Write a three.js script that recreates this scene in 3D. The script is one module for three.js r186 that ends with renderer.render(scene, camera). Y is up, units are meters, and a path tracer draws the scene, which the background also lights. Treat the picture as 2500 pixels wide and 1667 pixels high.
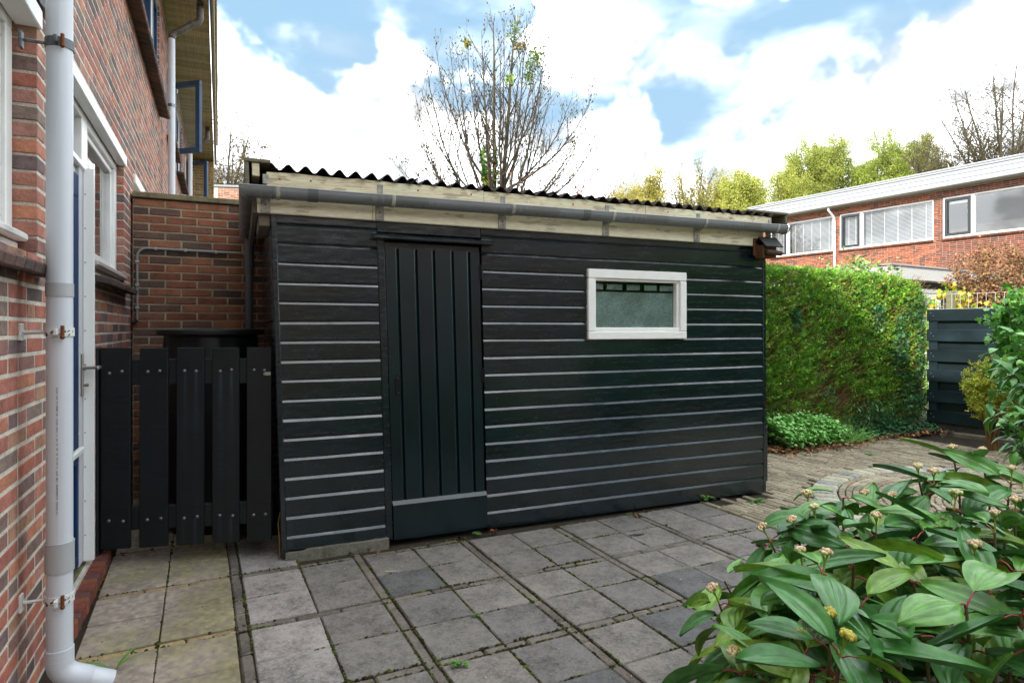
import * as THREE from 'three';
import { mergeGeometries } from 'three/addons/utils/BufferGeometryUtils.js';

// ---------- camera, sky, sun, exposure ----------
const scene = new THREE.Scene();
const W = 1024, H = 682, D2R = Math.PI / 180;
const camera = new THREE.PerspectiveCamera(2 * Math.atan(833.5 / 1534) / D2R, W / H, 0.05, 900);
camera.position.set(0, 1.345, 0);
camera.lookAt(0, 1.345, -10);
camera.setViewOffset(W, H, 0, 33.5 / 1667 * H, W, H);       // shifted lens: level camera, verticals stay upright
const renderer = new THREE.WebGLRenderer({ antialias: true });
renderer.setSize(W, H);
renderer.toneMapping = THREE.LinearToneMapping;
renderer.toneMappingExposure = 2.85;
renderer.shadowMap.enabled = true;

const SUN_DIR = new THREE.Vector3(-0.66, 0.62, 0.75).normalize();   // behind the left-hand house, over the viewer's left shoulder
const sun = new THREE.DirectionalLight(new THREE.Color(1, 0.93, 0.82), 2.1);
sun.position.copy(SUN_DIR).multiplyScalar(60); sun.target.position.set(2, 0, -8);
sun.castShadow = true; sun.shadow.radius = 1.2; sun.shadow.mapSize.set(4096, 4096);
Object.assign(sun.shadow.camera, { left: -30, right: 30, top: 30, bottom: -30, near: 1, far: 140 });
scene.add(sun, sun.target);

// seeded randomness and noise
const rng = (s) => () => { s |= 0; s = s + 0x6D2B79F5 | 0; let t = Math.imul(s ^ s >>> 15, 1 | s); t = t + Math.imul(t ^ t >>> 7, 61 | t) ^ t; return ((t ^ t >>> 14) >>> 0) / 4294967296; };
const clamp = (x, a = 0, b = 1) => x < a ? a : x > b ? b : x, mix = (a, b, t) => a + (b - a) * t;
const sstep = (a, b, x) => { const t = clamp((x - a) / (b - a)); return t * t * (3 - 2 * t); };
const hash2 = (x, y, s = 0) => { let h = Math.imul(x | 0, 374761393) + Math.imul(y | 0, 668265263) + Math.imul(s | 0, 1442695041) | 0; h = Math.imul(h ^ h >>> 13, 1274126177); return ((h ^ h >>> 16) >>> 0) / 4294967296; };
function vnoise(x, y, px = 0, py = 0, s = 0) {              // value noise; px, py: period
  const xi = Math.floor(x), yi = Math.floor(y), xf = x - xi, yf = y - yi;
  const m = (v, p) => p ? ((v % p) + p) % p : v, u = xf * xf * (3 - 2 * xf), v = yf * yf * (3 - 2 * yf);
  const a = hash2(m(xi, px), m(yi, py), s), b = hash2(m(xi + 1, px), m(yi, py), s), c = hash2(m(xi, px), m(yi + 1, py), s), d = hash2(m(xi + 1, px), m(yi + 1, py), s);
  return a + (b - a) * u + (c - a) * v + (a - b - c + d) * u * v;
}
function fbm(x, y, oct = 5, px = 0, py = 0, s = 0) {
  let a = 0.5, r = 0, n = 0;
  for (let i = 0; i < oct; i++) { r += a * vnoise(x, y, px, py, s + i * 17); n += a; a *= 0.5; x *= 2; y *= 2; px *= 2; py *= 2; }
  return r / n;
}
const lin = (pts, x) => { if (x <= pts[0][0]) return pts[0][1]; for (let i = 1; i < pts.length; i++) if (x < pts[i][0]) { const t = (x - pts[i - 1][0]) / (pts[i][0] - pts[i - 1][0]); return mix(pts[i - 1][1], pts[i][1], t); } return pts[pts.length - 1][1]; };

// the sky: spring blue with banks of cumulus, by compass bearing (degrees right of the view axis) and elevation
function noise3(x, y, z, s) {
  const xi = Math.floor(x), yi = Math.floor(y), zi = Math.floor(z), xf = x - xi, yf = y - yi, zf = z - zi, u = xf * xf * (3 - 2 * xf), v = yf * yf * (3 - 2 * yf), w = zf * zf * (3 - 2 * zf), q = s + zi * 101, q2 = q + 101;
  const a = mix(mix(hash2(xi, yi, q), hash2(xi + 1, yi, q), u), mix(hash2(xi, yi + 1, q), hash2(xi + 1, yi + 1, q), u), v), b = mix(mix(hash2(xi, yi, q2), hash2(xi + 1, yi, q2), u), mix(hash2(xi, yi + 1, q2), hash2(xi + 1, yi + 1, q2), u), v);
  return mix(a, b, w);
}
function fbm3(x, y, z, o, s) { let a = 0.5, r = 0, n = 0; for (let i = 0; i < o; i++) { r += a * noise3(x, y, z, s + i * 13); n += a; a *= 0.52; x *= 2.03; y *= 2.03; z *= 2.03; } return r / n; }
{
  const w = 2560, h = 1280, data = new Float32Array(w * h * 4);
  const top = [[-180, 24], [-120, 30], [-70, 20], [-40, 25], [-30, 25], [-25, 23], [-20, 21.4], [-16, 21.2], [-12, 24], [-8, 22.3], [-5, 20.5], [0, 19.5], [4, 18.2], [8.5, 17.0], [10.2, 20.4], [12, 19.6], [14, 14], [16, 13.6], [18.5, 16], [22, 17.2], [25, 18.6], [28, 20.6], [31, 22.5], [35, 24], [42, 27], [70, 22], [110, 30], [180, 24]];
  const blobs = [[5.6, 26.3, 5.0, 6, 1], [31, 27.2, 12, 1.8, 0.5]];
  for (let y = 0; y < h; y++) {
    const el = ((y + 0.5) / h - 0.5) * 180, ce = Math.cos(el * D2R), dy = Math.sin(el * D2R);
    for (let x = 0; x < w; x++) {
      const i = (y * w + x) * 4; data[i + 3] = 1;
      if (el < -1) { data[i] = 0.19; data[i + 1] = 0.19; data[i + 2] = 0.18; continue; }
      const a = ((x + 0.5) / w - 0.5) * 2 * Math.PI, dx = Math.cos(a) * ce, dz = Math.sin(a) * ce, az = Math.atan2(dx, -dz) / D2R, e = Math.max(el, 0);
      const n1 = fbm3(dx * 7 + 20, dy * 9 + 20, dz * 7 + 20, 6, 9), wx = n1 * 1.6, n2 = fbm3(dx * 17 + wx + 40, dy * 21 + wx + 40, dz * 17 + 40, 5, 21), n3 = fbm3(dx * 5 + 60, dy * 16 + 60, dz * 5 + 60, 5, 33);
      let c = sstep(-1.7, 2.1, lin(top, az) + (n2 - 0.5) * 9 + (n1 - 0.5) * 6 - e);
      for (const [ba, be, ra, re, k] of blobs) { const r = Math.hypot((az - ba) / ra, (e - be) / re) + (n2 - 0.5) * 1.3 + (n1 - 0.5) * 1.5; c = Math.max(c, k * sstep(1.15, 0.75, r)); }
      c = Math.max(c, sstep(0.42, 0.53, n1 + (n2 - 0.5) * 0.3) * sstep(28, 38, e));                  // scattered cumulus higher up
      c = Math.max(c, sstep(0.42, 0.70, n3) * sstep(36, 14, e) * 0.5);                             // thin veils
      c *= 1 - sstep(0.52, 0.68, n3 + (n2 - 0.5) * 0.3) * 0.42 * sstep(2, 8, e) * sstep(22, 12, e); // blue showing through the bank
      const hz = Math.exp(-e / 12), blue = [mix(0.14, 0.225, hz), mix(0.235, 0.298, hz), mix(0.33, 0.358, hz)], body = mix(0.36, 1.65, sstep(0.32, 0.56, n2)) * mix(0.85, 1.05, sstep(0.35, 0.6, n1));
      for (let k = 0; k < 3; k++) data[i + k] = mix(blue[k], body * [0.96, 1.0, 1.03][k], c);
    }
  }
  const sky = new THREE.DataTexture(data, w, h, THREE.RGBAFormat, THREE.FloatType);
  sky.mapping = THREE.EquirectangularReflectionMapping; sky.magFilter = sky.minFilter = THREE.LinearFilter; sky.needsUpdate = true;
  scene.background = sky; scene.environment = sky;
}

// ---------- helpers ----------
const taken = {};
const numbered = (n) => { const k = taken[n] = (taken[n] ?? -1) + 1; return k ? n + '_' + String(k).padStart(3, '0') : n; };
const shade = (m) => { m.castShadow = m.receiveShadow = true; return m; };
function thing(name, label, category, [x, y, z] = [0, 0, 0], turn = 0, group) {
  const o = new THREE.Group(); o.name = numbered(name); scene.add(o);
  o.position.set(x, y, z); o.rotation.y = turn * D2R; o.userData = { label, category };
  if (group) o.userData.group = group;
  return o;
}
function part(name, geo, mat, parent, kind) { const m = shade(new THREE.Mesh(geo, mat)); m.name = name; parent.add(m); if (kind) m.userData.kind = kind; return m; }
function solo(name, geo, mat, label, category, pos, turn = 0, group) {
  const m = shade(new THREE.Mesh(geo, mat)); m.name = numbered(name); scene.add(m); if (pos) m.position.set(...pos); m.rotation.y = turn * D2R;
  m.userData = { label, category }; if (group) m.userData.group = group; return m;
}
function struct(name, geo, mat, pos, turn = 0) {
  const m = geo ? shade(new THREE.Mesh(geo, mat)) : new THREE.Group(); m.name = numbered(name); scene.add(m); if (pos) m.position.set(...pos); m.rotation.y = turn * D2R;
  m.userData = { kind: 'structure' }; return m;
}
// uv in metres by the way each face points
function uvm(g, ox = 0, oy = 0, swap = false) {
  if (g.index) { const q = g.toNonIndexed(); g.dispose?.(); g = q; }
  const p = g.attributes.position, n = p.count, uv = new Float32Array(n * 2), a = new THREE.Vector3(), b = new THREE.Vector3(), c = new THREE.Vector3(), e = new THREE.Vector3(), f = new THREE.Vector3();
  for (let i = 0; i < n; i += 3) {
    a.fromBufferAttribute(p, i); b.fromBufferAttribute(p, i + 1); c.fromBufferAttribute(p, i + 2);
    e.subVectors(b, a).cross(f.subVectors(c, a)); const X = Math.abs(e.x), Y = Math.abs(e.y), Z = Math.abs(e.z);
    [a, b, c].forEach((v, k) => { let s, t; if (X > Y && X > Z) { s = v.z; t = v.y; } else if (Y > Z) { s = v.x; t = v.z; } else { s = v.x; t = v.y; } if (swap) [s, t] = [t, s]; uv[(i + k) * 2] = s + ox; uv[(i + k) * 2 + 1] = t + oy; });
  }
  g.setAttribute('uv', new THREE.BufferAttribute(uv, 2));
  return g;
}
const at = (g, x = 0, y = 0, z = 0) => g.translate(x, y, z);
// box with chamfered edges (44 triangles), centred
function cbox(w, h, d, c = 0.003) {
  c = Math.min(c, w * 0.3, h * 0.3, d * 0.3);
  const X = w / 2, Y = h / 2, Z = d / 2, P = [], tri = (a, b, q) => P.push(...a, ...b, ...q), quad = (a, b, q, r) => { tri(a, b, q); tri(a, q, r); };
  const v = (sx, sy, sz, k) => [sx * (X - (k === 0 ? 0 : c)), sy * (Y - (k === 1 ? 0 : c)), sz * (Z - (k === 2 ? 0 : c))];
  const out = (f, want) => { const u = [f[1][0] - f[0][0], f[1][1] - f[0][1], f[1][2] - f[0][2]], w2 = [f[2][0] - f[0][0], f[2][1] - f[0][1], f[2][2] - f[0][2]];
    const nn = [u[1] * w2[2] - u[2] * w2[1], u[2] * w2[0] - u[0] * w2[2], u[0] * w2[1] - u[1] * w2[0]]; const s = nn[0] * want[0] + nn[1] * want[1] + nn[2] * want[2]; const r = s < 0 ? f.slice().reverse() : f; r.length === 4 ? quad(...r) : tri(...r); };
  for (const s of [-1, 1]) {
    out([v(s, -1, -1, 0), v(s, 1, -1, 0), v(s, 1, 1, 0), v(s, -1, 1, 0)], [s, 0, 0]);
    out([v(-1, s, -1, 1), v(1, s, -1, 1), v(1, s, 1, 1), v(-1, s, 1, 1)], [0, s, 0]);
    out([v(-1, -1, s, 2), v(1, -1, s, 2), v(1, 1, s, 2), v(-1, 1, s, 2)], [0, 0, s]);
    for (const t of [-1, 1]) {
      out([v(s, t, -1, 0), v(s, t, 1, 0), v(s, t, 1, 1), v(s, t, -1, 1)], [s, t, 0]);
      out([v(s, -1, t, 0), v(s, 1, t, 0), v(s, 1, t, 2), v(s, -1, t, 2)], [s, 0, t]);
      out([v(-1, s, t, 1), v(1, s, t, 1), v(1, s, t, 2), v(-1, s, t, 2)], [0, s, t]);
      for (const r of [-1, 1]) out([v(s, t, r, 0), v(s, t, r, 1), v(s, t, r, 2)], [s, t, r]);
    }
  }
  const g = new THREE.BufferGeometry(); g.setAttribute('position', new THREE.Float32BufferAttribute(P, 3)); g.computeVertexNormals();
  return uvm(g);
}
// box given by its corners
const cb = (x0, x1, y0, y1, z0, z1, c) => uvm(at(cbox(x1 - x0, y1 - y0, z1 - z0, c), (x0 + x1) / 2, (y0 + y1) / 2, (z0 + z1) / 2));
function prep(g) { if (g.index) g = g.toNonIndexed(); for (const k of Object.keys(g.attributes)) if (!['position', 'normal', 'uv', 'color'].includes(k)) g.deleteAttribute(k); return g; }
const join = (list) => mergeGeometries(list.map(prep));
function paint(g, c) { const n = g.attributes.position.count, a = new Float32Array(n * 3); for (let i = 0; i < n; i++) a.set([c.r, c.g, c.b], i * 3); g.setAttribute('color', new THREE.BufferAttribute(a, 3)); return g; }
const col = (h) => new THREE.Color(h);
const jit = (h, r, k = 0.1) => { const c = col(h), s = 1 + (r() - 0.5) * 2 * k; c.multiplyScalar(s); c.r *= 1 + (r() - 0.5) * k * 0.5; c.b *= 1 + (r() - 0.5) * k * 0.5; return c; };
// tube through points with radii
function tube(pts, r, sides = 8, closed = true) {
  const P = [], N = pts.length, R = (i) => Array.isArray(r) ? r[i] : r, rings = [];
  let up = new THREE.Vector3(0, 1, 0); const v = pts.map((p) => p.isVector3 ? p : new THREE.Vector3(...p));
  let prevU = null;
  for (let i = 0; i < N; i++) {
    const t = new THREE.Vector3().subVectors(v[Math.min(i + 1, N - 1)], v[Math.max(i - 1, 0)]).normalize();
    let u = prevU ? prevU.clone().addScaledVector(t, -prevU.dot(t)) : new THREE.Vector3().crossVectors(t, Math.abs(t.y) > 0.9 ? new THREE.Vector3(1, 0, 0) : up);
    u.normalize(); prevU = u; const w = new THREE.Vector3().crossVectors(t, u);
    rings.push(Array.from({ length: sides }, (_, k) => { const a = k / sides * 2 * Math.PI; return v[i].clone().addScaledVector(u, Math.cos(a) * R(i)).addScaledVector(w, Math.sin(a) * R(i)); }));
  }
  const idx = [], uv = []; let L = 0;
  for (let i = 0; i < N; i++) { if (i) L += v[i].distanceTo(v[i - 1]); for (let k = 0; k <= sides; k++) { const q = rings[i][k % sides]; P.push(q.x, q.y, q.z); uv.push(k / sides * 2 * Math.PI * R(i), L); } }
  for (let i = 0; i < N - 1; i++) for (let k = 0; k < sides; k++) { const a = i * (sides + 1) + k, b = a + 1, c2 = a + sides + 1, d = c2 + 1; idx.push(a, b, c2, b, d, c2); }
  if (closed) for (const i of [0, N - 1]) { const c0 = P.length / 3; P.push(v[i].x, v[i].y, v[i].z); uv.push(0, 0); for (let k = 0; k < sides; k++) { const a = i * (sides + 1) + k; i ? idx.push(a, a + 1, c0) : idx.push(a + 1, a, c0); } }
  const g = new THREE.BufferGeometry(); g.setAttribute('position', new THREE.Float32BufferAttribute(P, 3)); g.setAttribute('uv', new THREE.Float32BufferAttribute(uv, 2)); g.setIndex(idx); g.computeVertexNormals();
  return g;
}
const arc = (c, r, a0, a1, n, f) => Array.from({ length: n + 1 }, (_, i) => f(c, r, mix(a0, a1, i / n)));
// textures
function tex(n, f, srgb = false, m = n) {
  const d = new Uint8Array(n * m * 4);
  for (let y = 0; y < m; y++) for (let x = 0; x < n; x++) { const c = f(x / n, y / m, x, y), i = (y * n + x) * 4; if (typeof c === 'number') d[i] = d[i + 1] = d[i + 2] = clamp(c) * 255; else for (let k = 0; k < 3; k++) d[i + k] = clamp(c[k]) * 255; d[i + 3] = 255; }
  const t = new THREE.DataTexture(d, n, m); t.wrapS = t.wrapT = THREE.RepeatWrapping; t.magFilter = t.minFilter = THREE.LinearFilter; if (srgb) t.colorSpace = THREE.SRGBColorSpace; t.needsUpdate = true; return t;
}
const rep = (t, sx, sy = sx, ox = 0, oy = 0) => { const c = t.clone(); c.repeat.set(1 / sx, 1 / sy); c.offset.set(ox, oy); c.needsUpdate = true; return c; };
const std = (o) => new THREE.MeshStandardMaterial({ roughness: 0.8, metalness: 0, ...o });
const phys = (o) => new THREE.MeshPhysicalMaterial({ roughness: 0.8, metalness: 0, ...o });

// grain and fine relief, all tileable
const F = (u, v, k, o, s) => fbm(u * k, v * k, o, k, k, s);
const T = {
  brick: tex(512, (u, v) => { const a = F(u, v, 8, 5, 1), b = F(u, v, 48, 3, 2), p = vnoise(u * 90, v * 90, 90, 90, 5); return 0.82 + (a - 0.5) * 0.6 + (b - 0.5) * 0.4 - (p > 0.86 ? 0.2 : 0); }),
  brickB: tex(512, (u, v) => 0.5 + (F(u, v, 24, 4, 2) - 0.5) * 0.9 - (vnoise(u * 90, v * 90, 90, 90, 5) > 0.86 ? 0.3 : 0)),
  mortar: tex(512, (u, v) => 0.82 + (F(u, v, 96, 3, 7) - 0.5) * 0.6 + (F(u, v, 6, 4, 8) - 0.5) * 0.5),
  grain: tex(512, (u, v) => { const w = F(u, v, 4, 3, 11) * 0.25; return 0.75 + (fbm(u * 3, (v + w * 0.2) * 60, 4, 3, 60, 12) - 0.5) * 0.5 + (fbm(u * 24, v * 120, 2, 24, 120, 13) - 0.5) * 0.25; }),
  grainB: tex(512, (u, v) => { const w = F(u, v, 4, 3, 11) * 0.25; return 0.5 + (fbm(u * 3, (v + w * 0.2) * 60, 4, 3, 60, 12) - 0.5) * 0.9 + (F(u, v, 5, 3, 14) - 0.5) * 0.4; }),
  conc: tex(512, (u, v) => { const a = F(u, v, 5, 5, 21), s = hash2(u * 512, v * 512, 3), s2 = vnoise(u * 90, v * 90, 90, 90, 6); return 0.77 + (a - 0.5) * 0.6 + (F(u, v, 17, 3, 24) - 0.5) * 0.4 + (F(u, v, 60, 3, 22) - 0.5) * 0.55 + (s2 > 0.86 ? 0.3 : s2 < 0.12 ? -0.22 : 0) + (s - 0.5) * 0.2; }),
  concB: tex(512, (u, v) => 0.5 + (F(u, v, 80, 4, 23) - 0.5) * 1.0),
  patch: tex(512, (u, v) => 0.5 + (F(u, v, 6, 6, 31) - 0.5) * 1.4),
  rough: tex(512, (u, v) => 0.55 + (F(u, v, 7, 5, 41) - 0.5) * 0.8 + (F(u, v, 64, 2, 42) - 0.5) * 0.35),
  fine: tex(256, (u, v) => 0.5 + (F(u, v, 64, 3, 51) - 0.5) * 1.1),
};
// ---------- shared materials ----------
const M = {};
const withGrain = (c, o = {}, s = 0.5, so = 1) => std({ color: c, map: rep(T.grain, s * 2, s, o.ox || 0, o.oy || 0), bumpMap: rep(T.grainB, s * 2, s, o.ox || 0, o.oy || 0), bumpScale: 0.0012 * so, roughnessMap: rep(T.rough, 0.6), ...o.m });
M.mortar = std({ color: col('#dcd3c4'), map: rep(T.mortar, 0.5), bumpMap: rep(T.mortar, 0.25), bumpScale: 0.003, roughness: 0.95 });
M.mortarOld = std({ color: col('#bdb396'), map: rep(T.mortar, 0.5), bumpMap: rep(T.mortar, 0.25), bumpScale: 0.003, roughness: 0.95 });
M.pvc = phys({ color: col('#cfd3da'), roughness: 0.34, clearcoat: 0.15, clearcoatRoughness: 0.4, bumpMap: rep(T.patch, 0.4), bumpScale: 0.0008 });
M.pvcDark = std({ color: col('#aeafb1'), roughness: 0.42 });
M.white = phys({ color: col('#f6f6f2'), map: rep(tex(256, (u, v) => 0.93 + (F(u, v, 9, 4, 61) - 0.5) * 0.14), 0.9), roughness: 0.32 });
M.zinc = std({ color: col('#6d7072'), metalness: 0.75, roughness: 0.5, roughnessMap: rep(T.rough, 0.1) });
M.dark = std({ color: col('#1b1a19'), roughness: 0.9 });
M.glass = phys({ color: 0xffffff, transmission: 1, thickness: 0, roughness: 0.01, ior: 1.52 });
M.glassHouse = phys({ color: 0xffffff, transmission: 1, thickness: 0, roughness: 0.005, ior: 2.0 });
M.room = std({ color: col('#8d8578'), roughness: 0.95 });

// brick walls, built brick by brick
const brickGeo = [0, 1, 2, 3, 4].map((k) => {
  const g = cbox(0.21, 0.051, 0.1, 0.003), p = g.attributes.position, key = {}; const r = rng(91 + k);
  for (let i = 0; i < p.count; i++) { const id = [p.getX(i), p.getY(i), p.getZ(i)].map((v) => v.toFixed(4)).join(); key[id] ??= [r() - 0.5, r() - 0.5, r() - 0.5]; const j = key[id]; p.setXYZ(i, p.getX(i) + j[0] * 0.004, p.getY(i) + j[1] * 0.003, p.getZ(i) + j[2] * 0.0012); }
  g.computeVertexNormals(); return uvm(g, k * 0.37, k * 0.19);
});
const brickMats = (hexes, o = {}) => hexes.map((h, i) => std({ color: col(h), map: rep(T.brick, 0.42, 0.42, i * 0.13, i * 0.29), bumpMap: rep(T.brickB, 0.3, 0.3, i * 0.21, 0), bumpScale: 0.0025, roughness: 0.86, ...o }));
const brickMerged = std({ vertexColors: true, map: rep(T.brick, 0.42), bumpMap: rep(T.brickB, 0.3), bumpScale: 0.0025, roughness: 0.88 });
const _v = new THREE.Vector3();
function seen(parent, x, y, z) {                              // how large a piece there shows: 0 outside the picture
  _v.set(x, y, z).applyMatrix4(parent.matrixWorld);
  const d = -_v.z; if (d < 0.3) return 0;
  const px = 1250 + 1534 * _v.x / d, py = 800 - 1534 * (_v.y - 1.345) / d;
  return px < -60 || px > 2560 || py < -60 || py > 1730 ? 0 : 1 / d;
}
// wall face at z = 0 of the parent, looking along +z; free(x0, x1, y0, y1) lists openings as boxes
function brickwork(parent, { x0, x1, y0, y1, course = 0.0625, len = 0.2205, joint = 0.0105, open = [], mats, seed = 1, most = 290, z = 0, depth = 0.1, headers = 0.12, wild = 0.02, pick }) {
  const r = rng(seed), list = []; parent.updateWorldMatrix(true, false);
  const n = Math.round((y1 - y0) / course);
  for (let j = 0; j < n; j++) {
    const b = y0 + j * course + joint / 2, t = b + course - joint;
    let spans = [[x0, x1]];
    for (const [a, e, c, d] of open) if (t > c + 0.02 && b < d - 0.02) spans = spans.flatMap(([p, q]) => e <= p || a >= q ? [[p, q]] : [[p, a], [e, q]].filter(([m, k]) => k - m > 0.03));
    for (const [p, q] of spans) {
      let x = p - (j % 2 ? len / 2 : 0) - r() * wild;
      if (spans.length > 1) x = p - (j % 2 ? len / 2 : 0);
      while (x < q - 0.02) {
        const L = r() < headers ? len / 2 : len, a = x <= p ? p + (spans.length > 1 ? 0 : joint / 2) : x + joint / 2, e = x + L >= q ? q - (spans.length > 1 ? 0 : joint / 2) : x + L - joint / 2;
        if (e - a > 0.025) list.push({ a, e, b, t, m: pick ? pick(r, (a + e) / 2, b) : Math.floor(r() * mats.length), dz: (r() - 0.5) * 0.002, g: Math.floor(r() * 5), s: 0, rz: (r() - 0.5) * 0.008 });
        x += L;
      }
    }
  }
  for (const k of list) k.s = seen(parent, (k.a + k.e) / 2, (k.b + k.t) / 2, z);
  list.sort((p, q) => q.s - p.s);
  const rest = [];
  list.forEach((k, i) => {
    const sx = (k.e - k.a) / 0.21, sy = (k.t - k.b) / 0.051, px = (k.a + k.e) / 2, py = (k.b + k.t) / 2, pz = z - depth / 2 + k.dz;
    if (i < most && k.s > 0) { const m = part('brick', brickGeo[k.g], mats[k.m], parent); m.position.set(px, py, pz); m.scale.set(sx, sy, depth / 0.1); m.rotation.z = k.rz; }
    else { const g = brickGeo[k.g].clone(); g.scale(sx, sy, depth / 0.1); g.rotateZ(k.rz); at(g, px, py, pz); const uv = g.attributes.uv, o1 = (i * 0.137) % 1; for (let v = 0; v < uv.count; v++) uv.setXY(v, uv.getX(v) + o1, uv.getY(v) + o1 * 3); rest.push(paint(g, mats[k.m].color)); }
  });
  if (rest.length) part('brick_courses', join(rest), brickMerged, parent, 'stuff');
}
// slab with rectangular holes, front at z, thickness d
function slab(x0, x1, y0, y1, open, z, d, grow = 0.006) {
  const s = new THREE.Shape([[x0, y0], [x1, y0], [x1, y1], [x0, y1]].map((p) => new THREE.Vector2(...p)));
  for (const q of open) s.holes.push(new THREE.Path((Array.isArray(q[0]) ? q : (([a, e, c, t]) => [[a - grow, c - grow], [a - grow, t + grow], [e + grow, t + grow], [e + grow, c - grow]])(q)).map((p) => new THREE.Vector2(...p))));
  return uvm(at(new THREE.ExtrudeGeometry(s, { depth: d, bevelEnabled: false }), 0, 0, z - d));
}

// ---------- ground ----------
{
  const g = uvm(new THREE.PlaneGeometry(700, 700).rotateX(-Math.PI / 2));
  struct('ground', g, std({ color: col('#5a5a35'), map: rep(T.conc, 3.1), bumpMap: rep(T.patch, 0.7), bumpScale: 0.03, roughness: 1 }), [0, -0.05, -60]);
}
const PAT = { x: -0.0232, d: 3.396, turn: 26.3 };             // a crossing of the patio's brick strips
const patio = struct('patio', uvm(at(cbox(5.4, 0.04, 6.6, 0.002), 0.3, -0.034, 0.9)), std({ color: col('#3f3526'), map: rep(T.conc, 0.6), bumpMap: rep(T.concB, 0.2), bumpScale: 0.006, roughness: 1 }), [PAT.x, 0, -PAT.d], PAT.turn);
const toPatio = (X, D) => { const a = PAT.turn * D2R, c = Math.cos(a), s = Math.sin(a), x = X - PAT.x, d = D - PAT.d; return [x * c + d * s, x * s - d * c]; };
{
  const r = rng(5), P = 0.66, tileG = [0, 1, 2].map((k) => uvm(cbox(0.2968, 0.05, 0.2968, 0.005), k * 0.41, k * 0.27));
  const tone = (h, k, o = {}) => std({ color: col(h), map: rep(T.conc, 0.62, 0.62, k * 0.31, k * 0.17), bumpMap: rep(T.concB, 0.16, 0.16, k * 0.4, 0), bumpScale: 0.0016, roughness: 0.9, ...o });
  const tileM = ['#87817a', '#817b74', '#8b847c', '#7b7671', '#847d77', '#6a6866'].map((h, k) => tone(h, k));
  // old tiles with a yellow-green film of algae in blotches
  const algae = tex(512, (u, v) => { const a = F(u, v, 2, 5, 71), b = F(u, v, 40, 3, 72), s = F(u, v, 5, 5, 21), k = sstep(0.50, 0.72, a + (b - 0.5) * 0.25) * 0.6; const q = 0.97 + (s - 0.5) * 0.22 + (b - 0.5) * 0.4; return [mix(0.70, 0.60, k) * q, mix(0.665, 0.60, k) * q, mix(0.635, 0.42, k) * q]; }, true);
  const oldM = [0, 1, 2, 3].map((k) => std({ color: col('#e8e0d6'), map: rep(algae, 0.9, 0.9, k * 0.27, k * 0.43), bumpMap: rep(T.concB, 0.2, 0.2, k * 0.4, 0), bumpScale: 0.003, roughness: 0.92 }));
  const paleM = [tone('#aaa19a', 7), tone('#a29b95', 8)];
  const stripG = [0, 1, 2].map((k) => uvm(cbox(0.196, 0.05, 0.046, 0.007), k * 0.3, k * 0.7));
  const stripM = ['#7a7267', '#71695f', '#7f766a', '#6b645b'].map((h, k) => tone(h, k + 11)), stripOld = ['#ad9572', '#b09a6c', '#a08d70'].map((h, k) => tone(h, k + 15));
  const inHouse = (x, z) => x < -1.995, inShed = (x, z) => { const [sx, sz] = toPatio(-1.333, 3.645), [tx, tz] = toPatio(2.073, 5.119); if (x < sx - 0.06) return false; return z < mix(sz, tz, (x - sx) / (tx - sx)) + 0.035; };
  const old = (x, z) => x < -1.34;
  for (let i = -3; i <= 2; i++) for (let j = -3; j <= 3; j++) for (let a = 0; a < 2; a++) for (let b = 0; b < 2; b++) {
    const x = i * P + 0.03 + 0.15 + a * 0.302, z = j * P + 0.03 + 0.15 + b * 0.302;
    if (inHouse(x - 0.13) || (!(i === -2 && a === 0) && inShed(x + 0.1, z - 0.12)) || (i === -2 && a === 0 && z < -1.2)) continue;
    const mm = old(x, z) ? oldM[Math.floor(r() * 4)] : i === -2 && a === 0 && z < 0.62 ? paleM[Math.floor(r() * 2)] : tileM[Math.min(5, Math.floor(r() * 6.2))];
    const m = part('tile', old(x, z) ? uvm(cbox(0.298, 0.05, 0.298, 0.004), x, z) : tileG[Math.floor(r() * 3)], old(x, z) ? oldM[0] : mm, patio);
    m.position.set(x + (r() - 0.5) * 0.003, -0.0265 + (r() - 0.5) * 0.005, z + (r() - 0.5) * 0.003);
    m.rotation.set((r() - 0.5) * 0.012, (old(x, z) ? 0 : Math.floor(r() * 4) * Math.PI / 2) + (r() - 0.5) * 0.008, (r() - 0.5) * 0.012, 'YXZ');
  }
  const strip = (x, z, along) => {
    if (inHouse(x - 0.02) || inShed(x, z - 0.05)) return;
    const m = part('strip_brick', stripG[Math.floor(r() * 3)], (old(x, z) ? stripOld : stripM)[Math.floor(r() * 3)], patio);
    m.position.set(x + (r() - 0.5) * 0.003, -0.0295 + (r() - 0.5) * 0.005, z + (r() - 0.5) * 0.003); m.rotation.set((r() - 0.5) * 0.02, (along ? Math.PI / 2 : 0) + (r() - 0.5) * 0.02, (r() - 0.5) * 0.02, 'YXZ');
  };
  for (let i = -2; i <= 2; i++) for (let z = -2.2; z < 2.6; z += 0.2045) strip(i * P, z + r() * 0.002 + i * 0.06, true);
  for (let i = -3; i <= 2; i++) for (let j = -3; j <= 4; j++) for (let k = 0; k < 3; k++) strip(i * P + 0.03 + 0.1 + k * 0.2025, j * P, false);
  // moss in the joints
  const g = new THREE.IcosahedronGeometry(1, 1), N = 8500, moss = new THREE.InstancedMesh(g, std({ color: col('#ffffff'), roughness: 1, bumpMap: rep(T.fine, 0.5), bumpScale: 0.01 }), N), mt = new THREE.Matrix4(), q = new THREE.Quaternion(), e = new THREE.Euler(), s = new THREE.Vector3(), p = new THREE.Vector3(); let c = 0;
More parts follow.
